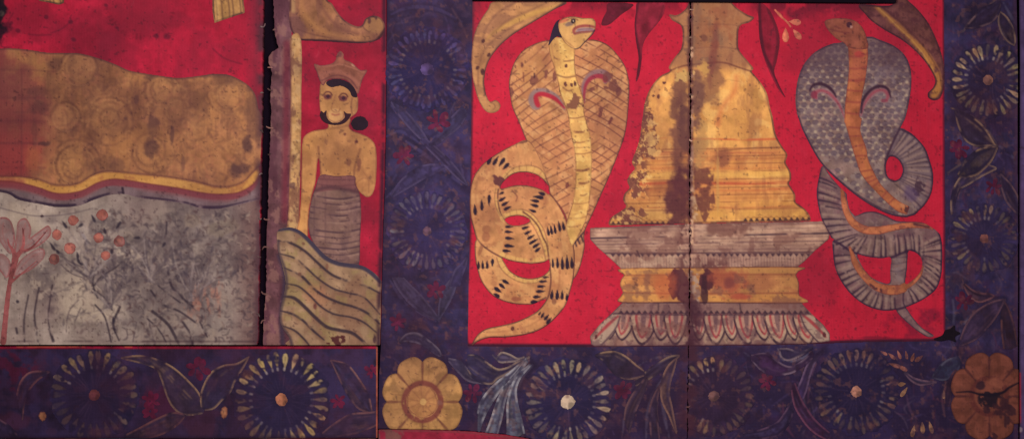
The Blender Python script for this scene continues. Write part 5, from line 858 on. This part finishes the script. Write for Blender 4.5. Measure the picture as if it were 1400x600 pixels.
P.p(tex(every(), noise(10, 162), .55, .8), (196, 122, 78), .6).p(tex(every(), noise(7, 163), .62, .8), (130, 72, 62), .6)
for q in (T('4', [(320, 275), (340, 290)]), T('4', [(330, 300), (355, 298)]), T('4', [(378, 302), (382, 322)]), T('4', [(340, 318), (360, 328)]), T('3', [(540, 490), (610, 498)]), T('3', [(560, 505), (640, 522)])): P.p(line(q, 3, 1.8), (74, 42, 50), .85)
P.edge((116, 60, 58), 1.2, .6); P.dirt = vign; P.build()
hg = np.minimum(minus(np.maximum(hoodG, loopG), holeG), m5)
P = Paint("hood", go5, hg, (134, 108, 98), 7, mott=.12, ns=20, seed=171, label="grey hood covered in small round scales with a ribbed loop")
P.p(tex(every(), noise(22, 172), .5, .8), (98, 78, 82), .5).p(tex(every(), noise(14, 173), .58, .8), (146, 130, 122), .5)
inl = np.minimum(hoodG, 1-loopG); r = np.random.RandomState(9)
row = 0
for y in np.arange(62, 300, 8.2):
    row += 1
    for x in np.arange(1084+(row % 2)*5.2, 1262, 10.4):
        xx, yy = x+r.randn()*.8, y+r.randn()*.8
        j, i = int((yy-Y0)/H), int((xx-X0)/H)
        if inl[j, i] < .5: continue
        if yy > 215 and r.rand() < .5: continue
        P.p(tex(fill([(xx-4.4, yy+1.5), (xx-3.6, yy-2.4), (xx, yy-4), (xx+3.6, yy-2.4), (xx+4.4, yy+1.5), (xx, yy+3.2)], True, 3), noise(14, 174), -.3, .5), (82, 66, 80), .62)
        P.p(line([(xx-4.4, yy+2), (xx-2.4, yy-.3), (xx, yy-1.2), (xx+2.4, yy-.3), (xx+4.4, yy+2)], 1.2, 1.5), (128, 108, 106), .5)
        P.p(blob(xx+5.2, yy+2.2, 2.4, 2.0, 0, .6, .2, 5), (178, 158, 130), .45+.4*r.rand())
P.p((every()[0], np.repeat((sm(GY, 55, 62)*sm(-GY, -115, -80))[:, None], NX, 1).astype(np.float32)*(.4+.6*noise(24, 175))), (92, 68, 76), .6)
P.p(tex(blob(1215, 120, 22, 34, 0, .8), noise(12, 5), .3, .6), (136, 120, 124), .45)
lp = fill(T('W', [(575, 62), (640, 98), (685, 150), (708, 210), (724, 270), (722, 340), (705, 392), (670, 440), (640, 440), (600, 380), (560, 320), (580, 255), (560, 210), (515, 190), (535, 115)]), True, 4)
P.p(lp, (112, 92, 98), .7)
ribs(P, T('W', [(560, 62), (620, 80), (670, 130), (705, 200), (724, 270), (720, 340), (700, 395), (650, 455)]), T('W', [(510, 180), (530, 185), (555, 205), (575, 230), (582, 255), (578, 285), (560, 305), (530, 330)]), 15, 1.6, .55)
P.p(blob(*T('W', (655, 345)), 6, 11, .2, .5, .6, 6), (66, 44, 58), .8).p(blob(*T('W', (615, 375)), 9, 10, 0, .8), (86, 66, 98), .6).p(blob(*T('W', (700, 345)), 4, 12), (132, 98, 96), .6)
P.p(blob(*T('W', (245, 270)), 6, 3, .7), (162, 122, 118), .7)
for q, w in ((T('W', [(562, 60), (532, 120), (512, 170), (497, 215), (500, 250), (508, 287), (535, 306), (566, 295), (580, 255), (565, 215), (538, 194), (512, 190)]), 3), (T('W', [(575, 62), (640, 98), (685, 150), (708, 210), (724, 270), (722, 340), (705, 392), (670, 440), (620, 475), (580, 481), (530, 474), (470, 450), (400, 410), (330, 360), (260, 300), (205, 245), (170, 200), (130, 130), (95, 60), (75, 0)]), 3), (T('W', [(200, 235), (260, 292), (330, 350), (400, 398), (470, 438), (540, 462)]), 1.2)):
    P.p(tex(line(q, w, 1.8), noise(20, 177), -.2, .3), (60, 38, 56), .85)
# curls on the hood
for q, q2 in ((T('V', [(298, 570), (270, 505), (228, 455), (185, 438), (158, 452), (162, 475)]), T('V', [(130, 440), (150, 410), (195, 408), (235, 435), (258, 470)])), (T('V', [(376, 560), (398, 495), (438, 448), (480, 436), (506, 456), (500, 488)]), T('V', [(378, 545), (385, 490), (420, 440), (465, 418), (505, 430), (520, 470)]))):
    P.p(line(q, [3, 7, 9, 8, 7, 4], 2), (146, 112, 112), .85).p(line(q, [1, 3, 4, 3.4, 5, 3], 1.8), (152, 74, 84), .85).p(line(q2, [2.4, 4, 4.4, 4, 2], 1.8), (58, 34, 50), .9)
P.p(blob(*T('V', (150, 460)), 4, 5), (130, 44, 64), .7).p(blob(*T('V', (492, 487)), 5, 3), (134, 58, 74), .7)
P.edge((60, 40, 58), 2, .75); P.dirt = vign; P.build()
th = fill([tuple(q) for q in cr(T('V', [(310, 200), (316, 260), (318, 340), (310, 420), (300, 500), (296, 590)])+T('W', [(300, 30), (320, 100), (350, 200), (380, 280), (440, 350), (500, 410), (555, 456), (600, 470)]), False, 4)]+[tuple(q) for q in cr(T('V', [(400, 180), (411, 260), (405, 330), (395, 400), (380, 470), (369, 560)])+T('W', [(380, 10), (374, 70), (402, 150), (410, 200), (432, 250), (470, 320), (520, 372), (565, 408), (612, 432)]), False, 4)][::-1], False)
P = Paint("throat", go5, th, (170, 98, 64), 9, mott=.12, ns=16, seed=181, label="orange throat band with reddish cross bars")
P.p(tex(every(), noise(14, 182), .5, .8), (200, 124, 72), .55).p(blob(*T('V', (360, 300)), 10, 30), (160, 84, 66), .55).p(blob(*T('V', (370, 265)), 7, 4), (186, 62, 62), .6)
for k, (a, b) in enumerate(((225, 228), (270, 262), (328, 322), (385, 380), (435, 440), (490, 492), (545, 548))): P.p(line(T('V', [(300, a), (355, a+6), (408, b)]), 4 if k == 3 else 2.4, 2.4), (140, 62, 58), .65)
for q in ([(318, 50), (378, 55)], [(322, 95), (372, 92)], [(345, 190), (400, 185)], [(370, 265), (430, 255)], [(385, 300), (435, 285)], [(430, 340), (462, 315)], [(478, 390), (505, 358)], [(510, 420), (545, 385)], [(340, 145), (385, 135)], [(405, 318), (448, 300)]): P.p(line(T('W', q), 2, 2), (134, 62, 56), .65)
P.p(blob(*T('W', (600, 445)), 7, 4, 0, .4, .7, 5), (66, 38, 48), .8).p(blob(*T('W', (580, 425)), 6, 4), (196, 138, 98), .6); P.edge((110, 54, 58), 1.5, .65); P.build()
P = Paint("head", go5, fill(T('V', [(204, 125), (204, 102), (240, 92), (300, 91), (350, 104), (386, 140), (405, 190), (408, 235), (350, 238), (312, 228), (298, 212), (258, 188), (224, 155)])), (146, 82, 62), 10, mott=.12, ns=10, seed=191, label="orange cobra head facing left")
P.p(tex(every(), noise(9, 192), .5, .8), (168, 98, 70), .5).p(blob(*T('V', (320, 122)), 3.8, 4, 0, .3, .1), (70, 36, 48), .95).p(blob(*T('V', (330, 132)), 1.8, 2, 0, .4, .1), (196, 150, 130), .8).p(blob(*T('V', (300, 165)), 2, 1.5), (110, 50, 52), .8)
P.lines([T('V', [(212, 140), (250, 150), (290, 158), (320, 160)]), T('V', [(296, 105), (320, 102), (342, 112)]), T('V', [(250, 130), (280, 140)])], 1.5, (110, 50, 52), .65, 1.8); P.edge((104, 44, 52), 1.5, .6); P.build()

# --- rosettes, leaves and lotus blooms on the big border
rosette(t4, 3, 584, 95, 52, 38, 34, lambda a: .6 if 318 < a < 352 else .62, (92, 82, 134), (82, 66, 110), 9, base=(46, 38, 76), seed=21, dirt=dirtb, label="worn rosette high on the left border, nearly all indigo")
rosette(t4, 3, 584, 316, 50, 34, 32, lambda a: 1.0 if 108 < a < 190 else .5, (120, 108, 120), (96, 70, 84), 6, base=(54, 44, 82), seed=22, dirt=dirtb, label="worn rosette halfway down the left border with a pale lower left arc")
rosette(t4, 3, 776, 549, 55, 37, 30, lambda a: .85 if (a > 200 or a < 110) else .4, (168, 148, 118), (180, 158, 132), 9.5, base=(44, 36, 68), seed=23, dirt=dirtb, cover=f4, label="bright rosette under the plinth with a cream centre")
rosette(t5, 3, 976, 541, 50, 36, 28, lambda a: .95 if 250 < a < 290 else (.75 if 190 < a < 250 else (.7 if 95 < a < 118 else .25)), (166, 132, 96), (106, 76, 72), 7.5, base=(50, 34, 58), seed=24, dirt=dirtb, cover=f5, label="stained rosette right of the seam with only its top petals bright")
rosette(t5, 3, 1171, 535, 54, 37, 32, lambda a: .7 if (205 < a < 300 or a < 40 or a > 340 or 120 < a < 150) else .35, (142, 108, 92), (158, 110, 92), 7.5, base=(42, 33, 62), seed=25, dirt=dirtb, cover=f5, label="dim rosette on the bottom border left of the brown bloom")
rosette(t5, 3, 1350, 110, 46, 30, 28, lambda a: .95 if 85 < a < 320 else .7, (170, 146, 108), (156, 108, 86), 7, base=(48, 38, 66), seed=26, dirt=dirtb, cover=f5, label="bright rosette high on the right border")
rosette(t5, 3, 1345, 326, 43, 28, 28, lambda a: .85 if 140 < a < 290 else .35, (146, 122, 98), (124, 76, 68), 6, base=(52, 42, 74), seed=27, dirt=dirtb, cover=f5, label="half faded rosette halfway down the right border")
def lotus(par, cx, cy, r, n, a0, base, ringc, coat, f, label, seed, dark, ysc=1.0):
    ms = []; P0 = []
    for k in range(n):
        a = a0+k*2*math.pi/n; ca, sa = math.cos(a), math.sin(a)*ysc; hw = math.pi/n*1.03
        c2, s2, c3, s3 = math.cos(a-hw), math.sin(a-hw)*ysc, math.cos(a+hw), math.sin(a+hw)*ysc
        pts = [(cx, cy), (cx+c2*r*.62, cy+s2*r*.62), (cx+c2*r*.86, cy+s2*r*.86), (cx+math.cos(a-hw*.55)*r*1.0, cy+math.sin(a-hw*.55)*ysc*r), (cx+ca*r*1.02, cy+sa*r*1.02), (cx+math.cos(a+hw*.55)*r, cy+math.sin(a+hw*.55)*ysc*r), (cx+c3*r*.86, cy+s3*r*.86), (cx+c3*r*.62, cy+s3*r*.62)]
        m = fill(pts, True, 4); ms.append(m); P0.append((m, pts, a))
    P = Paint("lotus_bloom", par, np.minimum(f, union(*ms)), base, coat, mott=.12, ns=18, seed=seed, label=label)
    P.p(tex(every(), noise(14, seed+2), .52, .8), [c*.82 for c in base], .6).p(tex(every(), noise(12, seed+3), .6, .85), [min(255, c*1.12) for c in base], .6)
    for m, pts, a in P0:
        P.p(line(pts[1:], 1.5, 1.6), dark, .6)
        for d in (-.12, .12): P.p(line([(cx+math.cos(a+d)*r*.5, cy+math.sin(a+d)*r*.5*ysc), (cx+math.cos(a+d*1.3)*r*.72, cy+math.sin(a+d*1.3)*r*.72*ysc)], 1, 1.8), dark, .28)
        P.p(line([(cx+math.cos(a+math.pi/n)*r*.42, cy+math.sin(a+math.pi/n)*r*.42*ysc), (cx+math.cos(a+math.pi/n)*r*.9, cy+math.sin(a+math.pi/n)*r*.9*ysc)], 1.8, 1.8), dark, .75)
    P.p(tex(line([(cx+math.cos(t)*r*.455, cy+math.sin(t)*r*.46) for t in np.linspace(0, 6.2832, 26)], r*.13, 2), noise(6, seed+5, 2), -.1, .35), ringc, .8)
    P.edge([c*.6 for c in base], 1.6, .6)
    return P
P = lotus(t4, 577.5, 549, 55.5, 8, math.pi/8, (180, 134, 80), (118, 58, 54), 5, f4, "golden eight-petalled bloom in the lower left corner of the cobra panel", 33, (110, 66, 52), 1.12)
P.p(blob(538, 530, 8, 5, .5, .9), (140, 104, 66), .5).p(blob(610, 538, 9, 4), (146, 108, 68), .5).p(blob(600, 550, 6, 4), (140, 98, 84), .6).dirt = []
lo = P.build()
P = Paint("centre", lo, blob(577.5, 549, 20.5, 22, 0, .02, .05, 9), (180, 128, 78), 6, mott=.1, ns=10, seed=5)
for k in range(10): a = k*.628+.2; P.p(line([(577.5+math.cos(a)*6, 549+math.sin(a)*6), (577.5+math.cos(a)*19, 549+math.sin(a)*20)], 1, 1.8), (130, 80, 60), .45)
P.p(blob(578.5, 549, 4.4, 4.6, 0, .2, .1, 5), (212, 168, 100), .95); P.edge((120, 66, 56), 1.2, .6); P.build()
P = lotus(t5, 1352, 541, 53, 8, math.pi/8, (120, 68, 54), (92, 46, 44), 5, f5, "brown cracked bloom in the lower right corner of the cobra panel", 35, (74, 40, 42), 1.14)
P.p(blob(1363, 522, 12, 7, .3, .5, .3), (146, 86, 66), .7).p(blob(1340, 525, 6, 6, .6, .4), (52, 32, 42), .85)
P.p(line(T('Y', [(920, 315), (1000, 310), (1060, 325), (1130, 330), (1200, 315), (1240, 285), (1300, 255)]), [1.5, 2.4, 3, 5, 4, 3, 2], 1.5), (30, 20, 32), .95).p(blob(*T('Y', (1125, 360)), 11, 9, 0, .3, .6, 6), (32, 24, 36), .9)
for x, y, rx, ry in ((1210, 380, 7, 10), (1240, 420, 8, 7), (1180, 440, 9, 4), (1100, 420, 4, 6), (1230, 480, 4, 8), (1150, 580, 4, 5), (1165, 400, 5, 4)): P.p(blob(*T('Y', (x, y)), rx, ry, .3, .5, .6, 6, 3), (58, 34, 42), .8)
P.build()
GR = (120, 110, 112)
# plumes between the golden bloom and the cream-centred rosette
leaf(t4, 2, T('P', [(0, 90), (60, 95), (120, 140), (180, 175), (240, 165), (300, 130), (370, 100)]), T('P', [(0, 180), (30, 225), (80, 255), (140, 262), (180, 230), (260, 185), (370, 105)]), (50, 42, 66), (152, 128, 98), seed=11, cover=f4, dirt=seamdirt)
leaf(t4, 2, T('P', [(170, 115), (200, 75), (250, 85), (300, 110), (340, 100)]), T('P', [(150, 90), (190, 130), (240, 130), (290, 125), (340, 105)]), (58, 50, 74), (150, 132, 110), seed=12, cover=f4)
for k, (u, l) in enumerate((([(60, 440), (80, 370), (120, 310), (180, 250), (260, 190), (350, 110)], [(60, 570), (90, 480), (130, 400), (190, 310), (270, 220), (350, 115)]), ([(100, 580), (140, 480), (170, 390), (210, 300), (280, 215), (355, 125)], [(170, 590), (200, 480), (220, 380), (250, 290), (300, 210), (360, 130)]), ([(240, 590), (240, 480), (240, 380), (265, 280), (310, 200), (370, 150)], [(340, 560), (320, 470), (300, 390), (290, 300), (320, 220), (380, 152)]))):
    leaf(t4, 4+k, T('P', u), T('P', l), (92, 94, 108), (160, 158, 156), seed=20+k, cover=f4, w=3, dirt=[(tex(every(), noise(9, 500+k), .56, .75), (48, 42, 62), .35), (tex(every(), noise(8, 510), .68, .82), (122, 78, 66), .25)])
leaf(t4, 2, T('P', [(775, 90), (830, 72), (900, 72), (960, 100), (1020, 150), (1067, 185)]), T('P', [(775, 92), (830, 130), (870, 180), (910, 215), (980, 235), (1067, 215)]), (52, 40, 58), (150, 120, 88), seed=31, cover=f4, dirt=seamdirt)
leaf(t4, 2, T('Q', [(0, 235), (60, 190), (130, 140), (200, 100), (260, 90)]), T('Q', [(0, 275), (70, 240), (140, 190), (210, 140), (262, 95)]), (50, 42, 62), (146, 122, 90), seed=32, cover=f4, dirt=seamdirt)
leaf(t4, 3, T('Q', [(240, 110), (190, 160), (160, 230), (150, 310), (160, 380), (200, 460), (240, 560)]), T('Q', [(245, 115), (225, 190), (205, 260), (200, 330), (215, 400), (230, 480), (245, 560)]), (66, 50, 62), (142, 108, 84), seed=33, cover=f4, dirt=seamdirt)
leaf(t4, 2, T('P', [(950, 480), (960, 410), (1000, 330), (1060, 250), (1080, 220)]), T('P', [(980, 560), (1000, 480), (1030, 400), (1070, 310), (1090, 240)]), (54, 42, 58), (112, 82, 78), seed=34, cover=f4)
leaf(t4, 2, T('Q', [(90, 600), (85, 500), (80, 420), (110, 330), (150, 260)]), T('Q', [(140, 600), (130, 500), (120, 430), (130, 340), (152, 265)]), (48, 38, 58), (104, 74, 74), seed=35, cover=f4)
# right-hand bottom border foliage
leaf(t5, 2, T('Q', [(700, 120), (760, 180), (830, 210), (900, 205), (965, 185), (1067, 110)]), T('Q', [(700, 90), (790, 80), (860, 130), (930, 160), (1000, 130), (1067, 70)]), (60, 36, 66), (122, 104, 112), seed=41, cover=f5)
leaf(t5, 2, T('Q', [(870, 60), (880, 100), (920, 120), (980, 100), (1067, 50)]), T('Q', [(870, 50), (925, 52), (980, 70), (1030, 60), (1067, 40)]), (56, 44, 70), (126, 108, 108), seed=42, cover=f5)
leaf(t5, 2, T('Y', [(-60, 330), (-20, 240), (10, 160), (50, 100), (110, 60)]), T('Y', [(-30, 400), (10, 300), (30, 220), (60, 140), (112, 65)]), (56, 40, 72), (112, 88, 110), seed=43, cover=f5)
leaf(t5, 2, T('Y', [(-80, 300), (-60, 400), (0, 500), (60, 560), (130, 600)]), T('Y', [(-60, 260), (-20, 360), (30, 440), (80, 500), (150, 560)]), (60, 34, 60), (112, 66, 84), seed=44, cover=f5)
leaf(t5, 2, T('Q', [(650, 560), (760, 540), (850, 500), (900, 440), (960, 340)]), T('Q', [(680, 600), (800, 590), (880, 560), (940, 470), (965, 345)]), (46, 34, 62), (92, 66, 86), seed=45, cover=f5)
def buds(par, lst, f, col, label=None):
    for x, y, l, w, a in lst:
        P = Paint("bud_petal", par, np.minimum(f, union(tear(x, y, l, w, a, 1.2))), col, 4, mott=.2, ns=7, seed=int(x) % 40, dirt=[(tex(every(), noise(5, 520, 2), .5, .75), (64, 42, 62), .5)]); P.build()
B = lambda lst: [(*T('Y', (x, y)), l, w, a) for x, y, l, w, a in lst]
buds(t5, B([(480, 75, 11, 4, .5), (530, 95, 12, 5, .7), (575, 85, 12, 4.5, 1.2), (620, 88, 11, 4.5, 1.4), (660, 100, 12, 5, 1.9), (700, 108, 13, 6, 2.5), (545, 150, 16, 6, .3), (590, 165, 16, 6, .5)]), m_ := f5, (134, 84, 74))
buds(t5, B([(595, 265, 9, 6, 3.0), (605, 310, 15, 6, 2.2), (660, 545, 16, 6.5, 1.8), (715, 525, 15, 6.5, 1.5), (765, 525, 16, 6, 1.3), (845, 325, 12, 4, 1.6)]), f5, (146, 108, 82))
leaf(t5, 2, T('Y', [(780, 215), (820, 165), (870, 120), (930, 105), (945, 130)]), T('Y', [(780, 225), (840, 240), (890, 220), (930, 180), (946, 135)]), (48, 48, 70), (84, 82, 96), seed=46, cover=f5)
leaf(t5, 2, T('Y', [(600, 180), (650, 220), (700, 240), (760, 250), (800, 250)]), T('Y', [(600, 190), (650, 245), (700, 270), (750, 265), (800, 255)]), (50, 42, 66), (116, 86, 96), seed=47, cover=f5)
leaf(t5, 2, T('Y', [(850, 380), (850, 300), (880, 240), (900, 200), (920, 180)]), T('Y', [(880, 380), (890, 310), (900, 260), (915, 220), (925, 185)]), (56, 36, 56), (98, 62, 66), seed=48, cover=f5)
# right border leaves
leaf(t5, 2, T('Z', [(50, 370), (75, 380), (120, 400), (165, 440), (195, 490), (205, 500)]), T('Z', [(65, 385), (75, 430), (100, 480), (140, 500), (180, 498), (205, 502)]), (50, 38, 56), (152, 122, 90), seed=51, cover=f5)
leaf(t5, 2, T('Z', [(75, 595), (95, 560), (130, 520), (170, 505), (205, 502)]), T('Z', [(80, 605), (130, 600), (165, 575), (190, 545), (208, 505)]), (48, 38, 58), (148, 116, 84), seed=52, cover=f5)
leaf(t5, 2, T('Z', [(100, 95), (120, 70), (160, 30), (195, 15), (215, 0)]), T('Z', [(100, 98), (140, 95), (190, 75), (215, 40), (218, 0)]), (46, 34, 56), (110, 84, 84), seed=53, cover=f5)
leaf(t5, 2, T('Z', [(215, 40), (240, 60), (262, 100), (268, 140), (265, 155)]), T('Z', [(215, 45), (212, 80), (225, 120), (245, 145), (264, 156)]), (48, 36, 56), (130, 104, 84), seed=54, cover=f5)
leaf(t5, 2, T('ZZ', [(50, 150), (48, 110), (60, 60), (85, 20), (110, -10), (150, -15)]), T('ZZ', [(80, 65), (110, 50), (150, 25), (180, 10), (195, 0), (170, -10)]), (52, 40, 66), (146, 118, 90), seed=55, cover=f5)
leaf(t5, 2, T('ZZ', [(210, 20), (240, 50), (265, 90), (275, 130), (275, 160)]), T('ZZ', [(208, 25), (215, 70), (230, 110), (255, 140), (274, 160)]), (50, 38, 60), (112, 84, 84), seed=56, cover=f5)
leaf(t5, 2, T('ZZ', [(90, 385), (110, 420), (140, 438), (170, 430), (190, 420)]), T('ZZ', [(95, 380), (120, 400), (150, 410), (175, 412), (190, 418)]), (60, 38, 56), (116, 76, 76), seed=57, cover=f5)
leaf(t5, 2, T('ZZ', [(80, 560), (100, 510), (130, 470), (180, 440), (220, 430)]), T('ZZ', [(85, 580), (130, 560), (170, 520), (200, 480), (222, 435)]), (60, 44, 66), (104, 72, 76), seed=58, cover=f5)
leaf(t5, 2, T('ZZ', [(222, 590), (215, 530), (215, 480), (222, 440)]), T('ZZ', [(265, 580), (255, 520), (240, 470), (225, 440)]), (54, 36, 50), (98, 62, 60), seed=59, cover=f5)
for k, (x, y, r_) in enumerate(((1310, 204, 13), (1358, 256, 11), (1318, 412, 12), (1048, 521, 11), (1390, 330, 3))):
    if r_ > 5: redbloom(t5, 3, x, y, r_, 60+k, f5, dirtb, (90, 24, 46))
for k, (x, y, r_) in enumerate(((598, 167, 15), (552, 213, 13), (596, 397, 12), (544, 440, 11), (646, 537, 12), (852, 533, 12))): redbloom(t4, 3, x, y, r_, 70+k, f4, dirtb, (96, 28, 52))
for k, (u, l) in enumerate((([(60, 420), (90, 470), (130, 520), (180, 570), (210, 590)], [(100, 440), (140, 480), (180, 530), (205, 570), (215, 592)]), ([(350, 440), (310, 480), (260, 540), (230, 580), (215, 592)], [(370, 470), (340, 520), (290, 560), (250, 590), (218, 596)]))):
    leaf(t4, 2, T('I', u), T('I', l), (60, 52, 84), (88, 76, 104), seed=80+k, cover=f4, a=.55)
for k, (u, l) in enumerate((([(60, 230), (100, 170), (160, 125), (220, 105), (290, 110)], [(70, 235), (130, 200), (190, 165), (240, 140), (292, 115)]), ([(300, 600), (320, 540), (350, 510), (370, 480)], [(340, 600), (350, 560), (365, 520), (372, 482)]), ([(180, 10), (230, 60), (280, 110), (330, 160), (370, 190)], [(200, 0), (260, 50), (310, 100), (350, 150), (372, 188)]))):
    leaf(t4, 2, T('J', u), T('J', l), (62, 52, 86), (90, 78, 106), seed=84+k, cover=f4, a=.55)
for k, (u, l) in enumerate((([(60, 0), (80, 40), (120, 90), (170, 130), (230, 155)], [(100, 0), (130, 30), (170, 70), (210, 120), (232, 152)]), ([(230, 150), (235, 90), (250, 40), (280, 0)], [(232, 155), (260, 110), (285, 60), (300, 10)]), ([(85, 235), (110, 210), (150, 205), (190, 230), (230, 265), (240, 290)], [(88, 240), (110, 235), (150, 240), (190, 260), (215, 280), (238, 292)]), ([(270, 300), (310, 310), (340, 340), (370, 370), (400, 385)], [(270, 310), (300, 345), (330, 375), (360, 388), (400, 392)]))):
    leaf(t4, 2, T('K', u), T('K', l), (62, 54, 78), (116, 104, 112) if k > 1 else (84, 74, 98), seed=88+k, cover=f4, a=.6)
# black soot star where the right field meets the border
P = Paint("soot_spot", t5, fill([(1305, 444), (1306, 451), (1313, 455), (1305, 460), (1307, 467), (1297, 464), (1286, 466), (1276, 463), (1288, 458), (1292, 451), (1299, 449)], True, 4), (24, 16, 26), 8, mott=.1, label="small black soot spot at the field's lower right corner"); P.build()
threads(t5, seamR, 31, 9, 0, 440, False, (150, 118, 98)); threads(t4, seamL, 32, 4, 0, 600, True, (112, 80, 76))

for o_, d_ in ((t2, .0022), (t3, -.0012), (t5, .0009)): o_.location.y = d_   # the boards do not lie quite flush
# ================================================================== 6. neighbours glimpsed at the edges
t6 = thing("painted_board", "crimson strip of another painted board showing under the golden corner bloom", "painted board", "painted temple boards")
f6 = union(fill([(517.5, 586.4), (600, 587.7), (640, 589.2), (690, 593.2), (728.4, 599.8), (730.5, 670), (517.5, 670)], False))
P = Paint("red_ground", t6, f6, (146, 36, 56), 0, thick=.018, mott=.14, ns=20, seed=3); P.p(tex(blob(525, 596, 20, 14, 0, .3), noise(9, 4), .2, .5), (120, 82, 72), .9).p(line([(517, 588), (640, 591), (724, 601)], 2.4, 2), (112, 66, 62), .6); P.build()
t7 = thing("painted_board", "pale sliver of another painted board along the bottom left edge", "painted board", "painted temple boards")
P = Paint("pale_ground", t7, union(rect(-90, 599.2, 514, 670)), (160, 104, 90), 0, thick=.018, mott=.2, ns=40, seed=5); P.p(tex(every(), noise(60, 6), .5, .6), (124, 128, 150), .8).p(tex(every(), noise(45, 8), .6, .68), (170, 50, 60), .8); P.build()
t8 = thing("painted_board", "violet sliver of another painted board along the right edge", "painted board", "painted temple boards")
f8 = union(rect(1393.5, -70, 1490, 670))
P = Paint("violet_ground", t8, f8, (84, 66, 104), 0, thick=.018, mott=.14, ns=30, seed=7); P.p(line([(1394, -70), (1394, 670)], 2, 2), (58, 44, 66), .7).p(tex(line([(1394, 510), (1394, 590)], 3, 2), noise(20, 4), .2, .5), (170, 44, 56), .8).p(blob(1394, 586, 4, 5), (168, 150, 150), .7); P.build()
# the dark batten along the top
bt = box("batten", 646, -60, 1221, 2.6, -.012, .021, (.006, .004, .007))
bt["label"] = "dark wooden batten along the top edge above the cobras and spire"; bt["category"] = "batten"
bm_ = bt.data
for v in bm_.vertices:                        # its lower edge runs slightly downhill to the right
    if v.co.z < .32: v.co.z -= (v.co.x+.054)/.575*.0034
